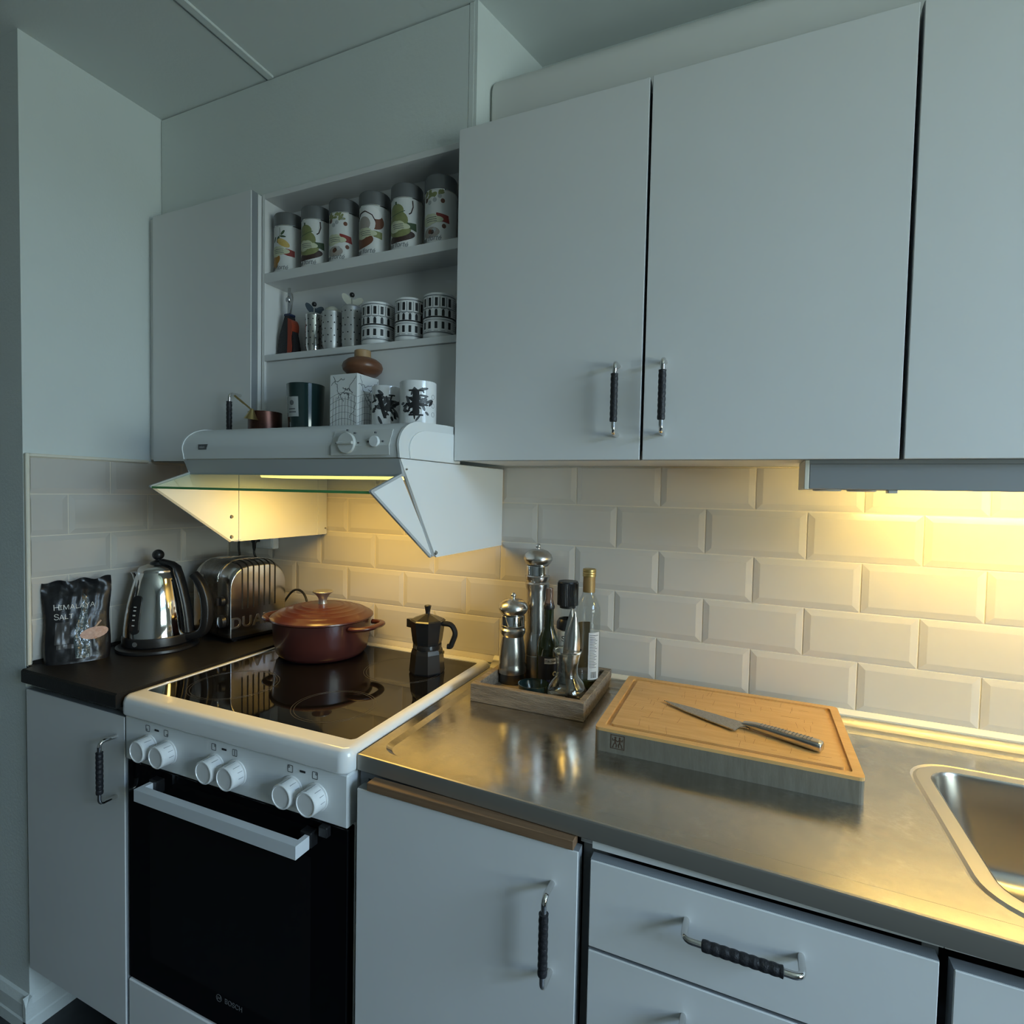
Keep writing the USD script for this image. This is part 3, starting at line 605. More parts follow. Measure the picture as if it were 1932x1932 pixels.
v = lt.vertices; lm = trimesh.Trimesh(np.c_[.1016 + v[:, 2], v[:, 0] * 1.12, v[:, 1] + .042], lt.faces, process=False)
t.add('embossed_lettering', lm, mat('embossed_steel', (.46, .44, .41), .34, 1.0), ends[0])
t.add('base', box(-.092, .092, -.076, .076, .004, .017, .003), BLACKP)
for sx in (-.075, .075):
    for sy in (-.06, .06): t.add('foot', tf(trimesh.creation.cylinder(.009, .006, sections=14), (sx, sy, .003)), BLACKP)
for z, r in ((.118, .014), (.060, .0185)):
    dl = t.add('dial', tf(lathe([(0, 0), (r, 0), (r * .92, .010), (r * .5, .012), (0, .012)], 24), (.068, -TW, z), rx=90), BLACKP, smooth=35)
    t.add('dial_grip', box(.0665, .0695, -TW - .019, -TW - .010, z - r * .8, z + r * .8, .001), CHROME if r > .015 else BLACKP, dl)
t.add('lever', cat([box(-.022, .008, -TW - .022, -TW + .001, .045, .058, .003)]), BLACKP)
t.add('chrome_trim', tube(spline([(.040, y, z) for y, z in arch(TW + .0008, TH + .0006)[1:-1]], 50), .0016, 6), CHROME, ends[0], smooth=True)

CORD = mat('black_cord', (.012, .012, .012), .45)
def local(t, pts):
    a = math.radians(-t.rz); q = np.array(pts, float) - t.loc
    return np.c_[q[:, 0] * math.cos(a) - q[:, 1] * math.sin(a), q[:, 0] * math.sin(a) + q[:, 1] * math.cos(a), q[:, 2]]
toaster.add('power_cord', tube(spline(local(toaster, [(.266, -.060, .990), (.283, -.045, 1.022), (.315, -.045, 1.047), (.352, -.050, 1.040), (.372, -.055, 1.010), (.352, -.040, .960), (.330, -.035, .922)]), 40), .0034, 8), CORD, smooth=True, label='black cord arching towards the red pot')
kettle.add('power_cord', tube(spline(local(kettle, [(.058, -.026, 1.250), (.054, -.026, 1.190), (.052, -.026, 1.155), (.058, -.024, 1.125), (.066, -.0175, 1.085), (.068, -.0145, 1.02), (.06, -.0145, .93)]), 30), .0034, 8), CORD, smooth=True, label='black cord hanging behind the toaster')
t = T('wall_outlet', 'white wall outlet box half hidden behind the range hood', 'outlet', (.165, -.01, 1.165), world=True)
t.add('box', box(.122, .2105, -.034, -.0095, 1.163, 1.247, .003), WHITEPL)
t.add('face_plate', box(.128, .2045, -.0365, -.034, 1.169, 1.241, .001), WHITEPL)
t = T('power_plug', 'black power plug in the outlet with its cord hanging behind the toaster', 'plug', (.140, -.04, 1.16), world=True)
t.add('plug', loft([np.array([(.150 + w_ * math.cos(a), -.052 + w_ * .7 * math.sin(a), z) for a in np.linspace(0, 2 * PI, 12, endpoint=False)]) for z, w_ in ((1.200, .011), (1.186, .011), (1.180, .0075), (1.166, .0065), (1.156, .0035))]), BLACKP, smooth=40)
t.add('prong_collar', box(.140, .160, -.055, -.0365, 1.184, 1.204, .002), BLACKP)
t.add('cord', tube(spline([(.150, -.052, 1.160), (.152, -.050, 1.140), (.156, -.030, 1.115), (.150, -.0145, 1.06)], 20), .0034, 8), CORD, smooth=True)
# ================================================================== ON THE STOVE
RED = mat('burgundy_enamel', (.058, .015, .013), .29, coat=.2, noise=(.068, .018, .015), nscale=12)
t = T('dutch_oven', 'burgundy enamelled cast iron pot with ringed lid on the hob', 'pot', (.520, -.152, .9107), rz=4)
t.add('pot', lathe([(0, 0), (.096, 0), (.108, .003), (.117, .014), (.123, .040), (.1265, .085), (.1275, .098), (.122, .098), (.119, .085), (.115, .03), (.10, .010), (0, .010)], 64), RED, smooth=40)
prof = [(0, .099), (.131, .099), (.134, .1015), (.1335, .105)]
for r in np.linspace(.130, .0, 60):
    z = .106 + .029 * (1 - (r / .132) ** 2) ** .8
    for rr in (.113, .093, .073, .055): z += .0016 * math.exp(-((r - rr) / .0035) ** 2)
    prof.append((r, z))
t.add('lid', lathe(prof, 72), RED, smooth=40)
t.add('lid_knob', lathe([(0, .134), (.012, .134), (.0105, .141), (.0120, .150), (.0185, .160), (.0265, .1655), (.0270, .1675), (.0255, .1690), (0, .1685)], 32), mat('knob_steel', (.5, .48, .45), .34, .85), smooth=40)
for s in (-1, 1):
    hh = spline([(s * .1235, -.050, .086), (s * .150, -.047, .088), (s * .168, -.030, .090), (s * .173, 0, .091), (s * .168, .030, .090), (s * .150, .047, .088), (s * .1235, .050, .086)], 30)
    m = tube(hh, .0085, 12); v = m.vertices; v[:, 2] = .0885 + (v[:, 2] - .0885) * .75
    t.add('side_handle', trimesh.Trimesh(v, m.faces, process=False), RED, smooth=True)
t = T('moka_pot', 'black eight sided stovetop espresso maker on the right of the hob', 'coffee maker', (.856, -.156, .9107), rz=12)
MB = mat('black_moka', (.014, .014, .015), .28, coat=.2)
def octa(prof, n=8): return loft([np.array([(r * math.cos(a), r * math.sin(a), z) for a in np.linspace(PI / 8, 2 * PI + PI / 8, n, endpoint=False)]) for r, z in prof])
t.add('base', octa([(.0420, 0), (.0435, .004), (.0395, .048), (.0365, .058), (.0350, .060)]), MB)
t.add('collar', lathe([(0, .058), (.0345, .058), (.0355, .062), (.0350, .070), (0, .070)], 32), MB, smooth=35)
t.add('upper_pot', octa([(.0340, .069), (.0365, .078), (.0420, .118), (.0440, .128), (.0430, .129)]), MB)
t.add('lid', octa([(.0425, .1285), (.0400, .131), (.0060, .1435), (.0050, .144)]), MB)
t.add('lid_knob', octa([(.0055, .143), (.0058, .149), (.0085, .163), (.0070, .165)]), MB)
t.add('spout', loft([np.array([(-.040 - d_, y, z) for y, z in ((-.009, .108), (.009, .108), (.0095, .128), (-.0095, .128))]) * (1, .2 + .8 * (1 - d_ / .016), 1) for d_ in (-.006, .004, .014)]), MB)
t.add('handle', tube(fillet([(.036, 0, .122), (.062, 0, .121), (.073, 0, .100), (.060, 0, .066), (.052, 0, .066)], .010), .0068, 8), BLACKP, smooth=30)
t.add('safety_valve', tf(lathe([(0, 0), (.004, 0), (.004, .004), (0, .005)], 12), (.038, .004, .050), ry=90), mat('brass_valve', (.55, .42, .2), .3, 1.0))
t.add('pressed_lettering', decal(union_all([sbox(-.012 + .0045 * i, .0618, -.0095 + .0045 * i, .0690) for i in range(3)]), .0352, -25, .0003), GREYINK)

# ================================================================== TRAY AND WHAT STANDS IN IT
ZC = CZ - .0042
OLDW = mat('weathered_wood', (.17, .13, .092), .75, noise=(.31, .245, .175), nscale=16, nstretch=(1.2, 5, 7), bump=.5, bscale=60)
t = T('wooden_tray', 'weathered grey-brown wooden tray holding mills and bottles', 'tray', (1.1535, -.125, ZC), world=True)
a0, a1, b0, b1 = 1.0250, 1.2830, -.247, -.008
t.add('floor_board', box(a0 + .012, a1 - .012, b0 + .012, b1 - .012, ZC, ZC + .008), OLDW)
t.add('side_board', box(a0, a1, b0, b0 + .0145, ZC, .937, .0012), OLDW); t.add('side_board', box(a0, a1, b1 - .0145, b1, ZC, .937, .0012), OLDW)
t.add('side_board', box(a0, a0 + .0145, b0 + .0147, b1 - .0147, ZC, .9368, .0012), OLDW); t.add('side_board', box(a1 - .0145, a1, b0 + .0147, b1 - .0147, ZC, .9368, .0012), OLDW)
ZT = ZC + .008
MILLM = mat('satin_steel', (.56, .54, .51), .27, 1.0)
def mill(name, label, loc, H, tall):
    STEELB, CHROME = MILLM, MATS['chrome']
    t = T(name, label, 'mill', loc)
    r = .0320
    k = H - .052
    t.add('base_ring', lathe([(0, 0), (.0300, 0), (.0305, .002), (.0298, .024), (0, .024)], 40), DARKSTEEL if not tall else STEELB, smooth=30)
    if tall:
        pr = [(0, .024), (.0320, .024), (.0325, .030), (.0310, .033), (.0312, .058), (.0300, .060), (.0312, .062), (.0305, .085), (.0270, .105), (.0262, .112), (.0252, .114), (.0256, k - .062), (.0290, k - .052), (.0295, k - .044), (.0262, k - .040), (.0295, k - .034), (.0300, k - .026), (.0265, k - .022), (0, k - .022)]
    else:
        pr = [(0, .024), (.0335, .024), (.0340, .034), (.0325, .037), (.0325, .044), (.0310, .047), (.0315, .060), (.0300, .080), (.0262, .105), (.0255, k - .050), (.0300, k - .042), (.0305, k - .034), (.0275, k - .030), (.0290, k - .024), (0, k - .024)]
    t.add('body', lathe(pr, 48), STEELB, smooth=35)
    t.add('collar', lathe([(0, k - .024), (.0275, k - .024), (.0280, k - .022), (.0280, k - .001), (.0270, k), (0, k)], 40), CHROME, smooth=30)
    t.add('groove', lathe([(0, k - .0265), (.0262, k - .0265), (.0262, k - .0235), (0, k - .0235)], 40), DARKSTEEL)
    t.add('cap', lathe([(0, k + .001), (.026, k + .001), (.030, k + .005), (.0350, k + .013), (.0352, k + .018), (.0320, k + .027), (.024, k + .035), (.012, k + .039), (0, k + .040)], 48), STEELB, smooth=40)
    t.add('finial', cat([lathe([(0, k + .038), (.005, k + .038), (.0042, k + .043), (0, k + .043)], 18), tf(trimesh.creation.icosphere(3, .0068), (0, 0, k + .0465))]), CHROME, smooth=40)
mill('pepper_mill', 'tall brushed steel pepper mill at the back of the wooden tray', (1.106, -.058, ZT), 1.2335 - ZT, True)
mill('salt_mill', 'short brushed steel mill at the left front of the wooden tray', (1.066, -.112, ZT), 1.118 - ZT, False)
t = T('vinegar_bottle', 'small dark bottle with a clear pourer cap in the tray', 'bottle', (1.158, -.116, ZT))
t.add('bottle', lathe([(0, 0), (.0240, 0), (.0258, .003), (.0260, .095), (.0250, .108), (.0190, .125), (.0125, .140), (.0110, .150), (.0112, .186), (0, .186)], 40), OLIVEG, smooth=40)
t.add('collar', lathe([(0, .186), (.0125, .186), (.0130, .191), (.0115, .195), (0, .195)], 24), BLACKP, smooth=30)
t.add('pourer_cap', lathe([(0, .195), (.0115, .195), (.0095, .203), (.0085, .208), (.0085, .232), (.0080, .2335), (0, .2335)], 24), mat('smoky_clear', (.55, .38, .32), .15, trans=.9), smooth=30)
t.add('label', decal(sbox(-.033, .012, .033, .080), .0260, 32, .0004), mat('navy_label', (.010, .011, .018), .4))
lb = t.add('label_band', decal(sbox(-.014, .064, .016, .0765), .0264, 32, .0003), mat('silver_label', (.42, .42, .42), .4))
t.add('band_lettering', bend(tf(text('ITALIANO', .0042, .0003, center=True, bold=True), (.001, .068, .0005)), .0264, 32), INK, lb)
t.add('seal', decal(ell(.011, .041, .0055, .0055).difference(ell(.011, .041, .0030, .0030)), .0264, 32, .0003), mat('gold_print', (.45, .38, .18), .4))
t.add('grape_picture', decal(union_all([ell(-.006 + .005 * (i % 3), .020 + .005 * (i // 3), .0028, .0028) for i in range(6)]), .0264, 32, .0002), mat('dark_blue_print', (.03, .035, .09), .5))
t = T('spice_grinder', 'clear spice grinder with ribbed black cap at the back of the tray', 'grinder', (1.184, -.058, ZT))
t.add('jar', lathe([(0, 0), (.0235, 0), (.0245, .003), (.0245, .125), (.0225, .138), (.0180, .150), (.0175, .185), (0, .185)], 36), CLEAR, smooth=40)
t.add('salt_fill', lathe([(0, .003), (.0222, .003), (.0222, .120), (0, .122)], 30), mat('spice_fill', (.30, .26, .21), .8, noise=(.14, .11, .09), nscale=180), smooth=30)
t.add('black_collar', lathe([(.0251, .130), (.0258, .132), (.0250, .146), (.0200, .154), (.0195, .153), (.0246, .140)], 36), BLACKP, smooth=30)
t.add('label', decal(sbox(-.030, .070, .030, .128), .0246, 30, .0003), mat('cream_label', (.60, .58, .52), .5))
t.add('label_lettering', bend(tf(text('SALT', .013, .0003, center=True), (.004, .104, .0004)), .0246, 30), INK)
rib = Polygon([((.0250 if i % 2 else .0240) * math.cos(i * PI / 40), (.0250 if i % 2 else .0240) * math.sin(i * PI / 40)) for i in range(80)])
t.add('cap', cat([prism(rib, 'z', .187, .240), lathe([(0, .240), (.0240, .240), (.0228, .2435), (0, .2435)], 36), lathe([(0, .180), (.019, .180), (.019, .187), (0, .187)], 30)]), BLACKP)
t = T('glass_bottle', 'clear glass bottle with gold screw cap and white back label', 'bottle', (1.241, -.078, ZT))
bo = [(0, 0), (.0270, 0), (.0285, .003), (.0288, .180), (.0275, .192), (.0215, .208), (.0155, .220), (.0128, .234), (.0125, .262)]
bi = [(.0108, .262), (.0110, .234), (.0138, .219), (.0198, .206), (.0258, .190), (.0270, .178), (.0267, .008), (0, .008)]
t.add('bottle', lathe(bo + bi, 48), CLEAR, smooth=40)
t.add('residue', lathe([(0, .009), (.0262, .009), (.0262, .026), (0, .026)], 36), mat('oil_rest', (.10, .10, .03), .1, trans=.4), smooth=30)
GOLD = mat('gold_cap', (.52, .38, .15), .38, .9)
t.add('neck_foil', lathe([(.0130, .226), (.0140, .226), (.0140, .262), (.0128, .262)], 30), mat('gold_foil', (.36, .23, .09), .45, .5), smooth=30)
t.add('cap', lathe([(0, .262), (.0150, .262), (.0155, .2645), (.0148, .267), (.0155, .2695), (.0148, .272), (.0155, .2745), (.0150, .2785), (.0138, .2800), (0, .2800)], 32), GOLD, smooth=30)
bl = t.add('back_label', decal(sbox(-.0125, .030, .0155, .138), .0288, 44, .0004), usdkit.material(stage, '/World/Looks/white_label', {'d': ('diffuse_bsdf', {'color': (.76, .76, .76)}), 't': ('translucent_bsdf', {'color': (.76, .76, .76)}), 'm': ('mix_closure', {'fac': .38})}, [('d.BSDF', 'm.closure1'), ('t.BSDF', 'm.closure2')], surface='m.closure'))
rows_ = [sbox(-.010, z, -.010 + w_, z + .0011) for z, w_ in [(.1305, .022)] + [(.126 - .0036 * i, .012 + .009 * ((i * 7) % 5) / 5) for i in range(20)]]
rows_ += [sbox(-.006 + .0016 * i, .034, -.006 + .0016 * i + (.0010 if i % 3 else .0005), .048) for i in range(9)]
t.add('label_print', decal(union_all(rows_), .0292, 44, .0002), GREYINK, bl)
t.add('front_label', decal(sbox(-.022, .040, .020, .150), .0288, -130, .0004), usdkit.material(stage, '/World/Looks/ivory_label', {'d': ('diffuse_bsdf', {'color': (.62, .60, .54)}), 't': ('translucent_bsdf', {'color': (.62, .60, .54)}), 'm': ('mix_closure', {'fac': .55})}, [('d.BSDF', 'm.closure1'), ('t.BSDF', 'm.closure2')], surface='m.closure'))
t = T('glass_carafe', 'small clear round-bellied glass carafe in the front of the tray', 'carafe', (1.222, -.172, ZT))
co = [(0, 0), (.030, 0), (.039, .005), (.0445, .017), (.0430, .029), (.0350, .043), (.0265, .054), (.0232, .064), (.0235, .078), (.0265, .096), (.0305, .111)]
ci = [(.0292, .1105), (.0250, .096), (.0220, .078), (.0216, .064), (.0250, .0535), (.0334, .042), (.0412, .029), (.0428, .017), (.0375, .007), (.029, .0035), (0, .0035)]
t.add('carafe', lathe(co + ci, 56), CRYSTAL, smooth=50)
t.add('rim_thread', lathe([(.0302, .1085), (.0316, .1105), (.0310, .1130), (.0292, .1122)], 40), CRYSTAL, smooth=50)
t = T('salad_servers', 'pair of pointed steel servers standing in the glass carafe', 'servers', (1.222, -.172, ZT + .005))
def blade(ax, lean, off, Lb, wid, curl):
    V, F = [], []; n, mseg = 26, 9
    for i in range(n):
        s = i / (n - 1); w_ = wid * (math.sin(PI * min(1, .10 + .90 * s) ** 1.25) ** .9) + .0006
        if s < .42: w_ = max(.0045, w_ * (.35 + s))
        for j in range(mseg):
            q = -1 + 2 * j / (mseg - 1); V.append((q * w_, curl * (q * q) * w_ - .010 * math.sin(PI * s), s * Lb))
    for i in range(n - 1):
        for j in range(mseg - 1): a = i * mseg + j; F += [(a, a + 1, a + mseg + 1), (a, a + mseg + 1, a + mseg)]
    m = trimesh.Trimesh(np.array(V), np.array(F), process=False); bk = m.copy(); bk.vertices = bk.vertices + (0, .0012, 0); bk.invert()
    return tf(tf(cat([m, bk]), (0, 0, 0), ry=lean), off, rz=ax)
t.add('server', blade(12, 4.0, (.003, -.005, 0), .194, .0170, .55), STEELB, smooth=True)
t.add('server', blade(62, 1.5, (.003, .006, 0), .197, .0145, 1.1), STEELB, smooth=True)
t = T('small_bowl', 'small dark green glazed bowl in the front of the tray', 'bowl', (1.147, -.178, ZT))
t.add('bowl', lathe([(0, 0), (.022, 0), (.030, .006), (.0335, .020), (.0342, .0285), (.0325, .0288), (.0312, .020), (.027, .009), (0, .006)], 48), mat('green_glaze', (.010, .022, .020), .12, coat=.5), smooth=40)

# ================================================================== CHOPPING BOARD AND KNIFE
BOARD = mat('oiled_beech', (.55, .31, .10), .42, noise=(.63, .385, .15), nscale=10, nstretch=(1.2, 9, 3), bump=.06, bscale=50)
t = T('chopping_board', 'thick beech chopping board with juice groove beside the tray', 'chopping board', (1.541, -.2, ZC), world=True)
x0, x1, y0, y1 = 1.3325, 1.7495, -.350, -.044
full = Polygon(rrect(x0, x1, y0, y1, .008, 5)); g0 = Polygon(rrect(x0 + .0145, x1 - .0145, y0 + .0145, y1 - .0145, .006, 5)); g1 = Polygon(rrect(x0 + .0245, x1 - .0245, y0 + .0245, y1 - .0245, .005, 5))
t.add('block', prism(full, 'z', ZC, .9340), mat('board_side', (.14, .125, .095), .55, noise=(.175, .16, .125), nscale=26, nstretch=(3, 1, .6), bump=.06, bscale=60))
t.add('juice_groove', prism(g0.difference(g1), 'z', .9335, .9347), BOARD)
t.add('border', prism(full.difference(g0), 'z', .9340, .9395), BOARD)
t.add('cutting_surface', prism(g1, 'z', .9340, .9395), BOARD, label='scored cutting surface inside the groove')
rc = random.Random(3); cuts = []
for k in range(70):
    cx, cy, L = rc.uniform(x0 + .04, x1 - .05), rc.uniform(y0 + .03, y1 - .03), rc.uniform(.008, .035); a = rc.choice((88, 92, 85, 3, 95)) + rc.uniform(-6, 6)
    cuts.append(affinity.rotate(sbox(cx - L / 2, cy - .00022, cx + L / 2, cy + .00022), a))
t.add('knife_marks', prism(union_all(cuts).intersection(g1), 'z', .93945, .93962), mat('knife_scores', (.26, .14, .05), .7), kind='stuff')
fg = [sbox(-.0125, -.0125, .0125, .0125).difference(sbox(-.0114, -.0114, .0114, .0114))]
for s in (-1, 1):
    cx = .0038 * s
    fg += [ell(cx, .0076, .0016, .0018), line_shape([(cx, .006), (cx + .0004 * s, -.001)], .0022), line_shape([(cx, .0045), (cx + .0045 * s, .0022), (cx + .0052 * s, .006)], .0013), line_shape([(cx, .0045), (cx - .0036 * s, .0008)], .0013),
           line_shape([(cx, -.001), (cx + .0032 * s, -.005), (cx + .0040 * s, -.0095), (cx + .0056 * s, -.0098)], .0014), line_shape([(cx, -.001), (cx - .0020 * s, -.0052), (cx - .0014 * s, -.0098)], .0014)]
t.add('emblem', front(extr(union_all(fg), .0004), 1.3745, y0 + .0001, .9185), mat('burnt_mark', (.06, .03, .015), .7), label='branded square emblem with two figures')
t = T('kitchen_knife', 'steel chef knife with dotted handle lying on the chopping board', 'knife', (1.430, -.178, .9397), rz=math.degrees(math.atan2(-.105, .267)))
bl = [(0, .0), (.02, -.0085), (.06, -.0190), (.11, -.0270), (.1556, -.0322), (.1580, -.0300), (.1585, -.012), (.166, -.0075), (.172, -.0070), (.172, .0105), (.150, .0115), (.10, .0100), (.05, .0065), (.02, .0030)]
bm = prism(bl, 'z', .0032, .0052); t.add('blade', bm, mat('blade_steel', (.50, .48, .45), .28, 1.0, rnoise=(.22, .34), rscale=60, nstretch=(3, 30, 3)))
sec = []
for x, w_, h in ((.158, .0075, .0012), (.166, .0088, .0035), (.180, .0092, .0062), (.215, .0100, .0078), (.250, .0112, .0086), (.282, .0120, .0090), (.287, .0112, .0082), (.289, .0080, .0060)):
    sec.append(np.array([(x, .0015 + w_ * math.copysign(abs(math.cos(a)) ** .75, math.cos(a)), .0092 + h * math.copysign(abs(math.sin(a)) ** .75, math.sin(a))) for a in np.linspace(0, 2 * PI, 20, endpoint=False)]))
hn = t.add('handle', loft(sec), STEELB, smooth=45)
dots = []
for i in range(15):
    for j in range(4):
        x = .190 + .0058 * i; y = .0015 + (-.0062 + .0041 * j + (.002 if i % 2 else 0)); h = float(np.interp(x, (.18, .215, .25, .282), (.0062, .0078, .0086, .0090))) ; w_ = float(np.interp(x, (.18, .215, .25, .282), (.0092, .0100, .0112, .0120)))
        zz = .0092 + h * max(0, 1 - min(1, abs((y - .0015) / w_)) ** 2.67) ** .375
        dots.append(tf(trimesh.creation.cylinder(.00105, .0008, sections=8), (x, y, zz - .0001)))
t.add('handle_dots', cat(dots), DARKSTEEL, hn, kind='stuff', label='rows of dark dimples')

# ================================================================== SHELF: TEA TINS
GREYC = mat('grey_print', (.20, .21, .22), .4)
LIDM = mat('tin_lid_grey', (.17, .175, .18), .42, .5)
TINW = mat('tin_white', (.66, .66, .65), .35, .1)
PALEY = mat('cloud_label', (.52, .53, .37), .5); REDP = mat('red_print', (.25, .03, .025), .5); OLIVE = mat('pear_green', (.18, .20, .075), .5, noise=(.24, .25, .10), nscale=60)
OCHRE = mat('citrus_yellow', (.52, .35, .09), .5, noise=(.60, .45, .18), nscale=70); AMBER = mat('amber_print', (.35, .17, .03), .5); LEAFG = mat('leaf_print', (.05, .085, .04), .5)
CHOC = mat('chocolate_print', (.045, .022, .018), .5); COCO = mat('coconut_print', (.72, .70, .69), .5); BROWN = mat('brown_print', (.14, .05, .025), .5); GREYP = mat('petal_grey', (.36, .37, .38), .5); TAUPE = mat('taupe_print', (.33, .29, .26), .5)
cloud = union_all([ell(-.016, .052, .016, .0135), ell(-.004, .0535, .014, .0110), ell(.008, .0515, .014, .0065)])
def tin(label, x, art, tilt):
    t = T('tea_tin', label, 'tin', (x, -.199, 1.9122), group='tea tins on the top shelf')
    R = .0365
    t.add('body', lathe([(0, 0), (R - .0008, 0), (R, .0010), (R, .1165), (R - .001, .1175), (0, .1175)], 48), TINW, smooth=35)
    t.add('rim', lathe([(R - .002, .1165), (R + .0003, .1168), (R + .0003, .1195), (R - .002, .1200)], 48), CHROME, smooth=35)
    t.add('lid', lathe([(0, .119), (R + .0006, .119), (R + .0010, .121), (R + .0010, .1480), (R - .001, .1515), (R - .004, .1525), (0, .1525)], 48), LIDM, smooth=30)
    th = .0003
    def p(name, shape, m, lay=1): return t.add(name, decal(shape, R, tilt, th * lay), m)
    for name, shape, m, lay in art: p(name, shape, m, lay)
    cl = p('cloud_label', cloud, PALEY, 4)
    t.add('label_lettering', cat([decal(sbox(-.022 + .002 * i, .056 - .0045 * i, .006 + .001 * i, .0571 - .0045 * i), R, tilt, .0015) for i in range(3)]), GREYINK, cl)
    t.add('maker_lettering', bend(tf(text('tea forté', .0105, .0006, center=True, italic=.25), (-.010, .0060, .0003)), R, tilt), GREYC)
A_orange = [('leaves', union_all([ell(.004, .0990, .0075, .003, 50), ell(-.022, .084, .0075, .003, 60), ell(-.009, .082, .0045, .0085, -15), ell(.004, .0895, .0085, .0022, -6)]), LEAFG, 1), ('stem', line_shape([(-.004, .112), (-.003, .098), (-.006, .088)], .0009), LEAFG, 1), ('citrus_slice', ell(.005, .0730, .0185, .0085, -28), OCHRE, 2), ('orange_peel', union_all([ell(-.018, .032, .016, .013, 30), ell(-.022, .018, .014, .010, 40)]), AMBER, 1), ('red_corner', Polygon([(.012, .059), (.034, .055), (.034, .040), (.016, .041), (.004, .046)]), REDP, 3)]
A_pear = [('pear', union_all([ell(-.013, .088, .020, .016), ell(-.010, .066, .027, .022), ell(-.006, .048, .031, .020)]), OLIVE, 1), ('pear_line', line_shape([(-.034, .078), (-.012, .080), (.010, .087)], .0012), LEAFG, 2), ('stem', line_shape([(-.013, .102), (-.013, .109)], .004), LEAFG, 2), ('handle_curve', line_shape([(.027, .112), (.0285, .098), (.024, .084), (.019, .080)], .0026), CHOC, 2), ('dark_plate', ell(.000, .029, .035, .0115, 12), CHOC, 0.6), ('spout_corner', Polygon([(.014, .060), (.037, .062), (.038, .044), (.020, .048)]), LEAFG, 2)]
def rosy(seed):
    rr = random.Random(seed); L = [('foliage', union_all([ell(-.004 + rr.uniform(-.024, .022), .108 + rr.uniform(-.006, .006), .006, .0028, rr.uniform(0, 90)) for _ in range(16)]), OLIVE, 1)]
    for nm, m, pts in (('berry', BROWN, ((-.022, .098), (.020, .090), (-.010, .024), (.024, .035))), ('petal', GREYP, ((.000, .095), (-.012, .088), (.012, .103), (.002, .030))), ('bud', CHOC, ((-.024, .100), (-.006, .026)))):
        for x, y in pts: L.append((nm, ell(x + rr.uniform(-.002, .002), y + rr.uniform(-.003, .003), .0048, .0050), m, 1))
    L += [('haze', ell(-.008, .024, .022, .012), TAUPE, .5), ('red_corner', Polygon([(.006, .066), (.033, .061), (.036, .045), (.020, .047), (.004, .048)]), REDP, 3)]
    return L
A_coco = [('coconut_half', ell(.012, .100, .022, .013, -24), COCO, 1), ('coconut_shell', ell(.020, .079, .019, .018), BROWN, .6), ('coconut_front', ell(-.008, .074, .026, .027), COCO, 2), ('coconut_rim', line_shape([(-.036, .088), (-.024, .101), (-.008, .104), (.010, .094), (.018, .080)], .0022), CHOC, 3), ('coconut_shade', ell(-.012, .074, .018, .018), TAUPE, 3), ('shell_base', ell(-.014, .034, .028, .015, 12), BROWN, 1), ('olive_corner', Polygon([(.014, .058), (.034, .056), (.034, .040), (.014, .044)]), OLIVE, 3)]
tin('tea tin with oranges, first on the left of the top shelf', .440, A_orange, 14)
tin('tea tin with a green pear teapot picture, left of the two pear tins', .533, A_pear, 14)
tin('tea tin scattered with berries, between a pear tin and the coconut tin', .623, rosy(1), 14)
tin('tea tin with white coconut halves on its print', .716, A_coco, 12)
tin('tea tin with a green pear teapot picture, right of the coconut tin', .809, A_pear, 12)
tin('tea tin scattered with berries, last on the right of the top shelf', .902, rosy(2), 6)

# ---- second shelf
ZS, YS = 1.7022, -.197
t = T('can_opener', 'black and red handled can opener standing at the left of the second shelf', 'can opener', (.441, YS, ZS))
def slab(poly, y0, y1): return prism(poly, 'y', y0, y1)
sk = spline([(-.032, 0, 0), (-.030, 0, .03), (-.023, 0, .065), (-.010, 0, .098), (-.007, 0, .108)], 14)[:, [0, 2]]
t.add('black_handle', slab(list(map(tuple, sk)) + [(.008, .108), (.016, .080), (.026, .040), (.033, 0)], -.010, .010), LEATHER)
rd = spline([(.006, 0, .100), (.016, 0, .094), (.021, 0, .075), (.017, 0, .050), (.019, 0, .024), (.016, 0, .008)], 16)[:, [0, 2]]
t.add('red_handle', slab(list(map(tuple, rd)) + [(.004, .006), (.006, .05)], -.0125, .0125), mat('red_plastic', (.30, .045, .02), .4))
t.add('collar', box(-.010, .011, -.011, .011, .106, .113, .002), mat('blue_plastic', (.01, .02, .06), .4))
t.add('jaws', cat([slab(Polygon([(-.004, .112), (.004, .112), (.008, .135), (.012, .152), (.008, .168), (-.006, .168), (-.012, .155), (-.009, .130)]).difference(ell(-.001, .152, .0055, .009)), -.004, .002), slab(line_shape([(.004, .113), (.012, .140), (.014, .152), (.008, .163)], .0045), -.007, -.004)]), CHROME)
t.add('hook', slab(sbox(-.004, .166, .003, .182), -.003, .001), CHROME)
t.add('cutting_wheel', tf(lathe([(0, 0), (.008, 0), (.006, .0035), (0, .0035)], 20), (-.001, -.004, .150), rx=90), CHROME)
def dotted(t, R, H, m):
    out, n = [], 10
    for k in range(5):
        for i in range(n):
            d = tf(trimesh.creation.cylinder(.0016, .0010, sections=10), rx=90)
            out.append(tf(tf(d, (0, -R, .024 + k * (H - .034) / 4)), rz=360 * (i + .5 * (k % 2)) / n))
    t.add('dots', cat(out), INK, kind='stuff')
SATIN = mat('satin_aluminium', (.50, .50, .49), .42, .55)
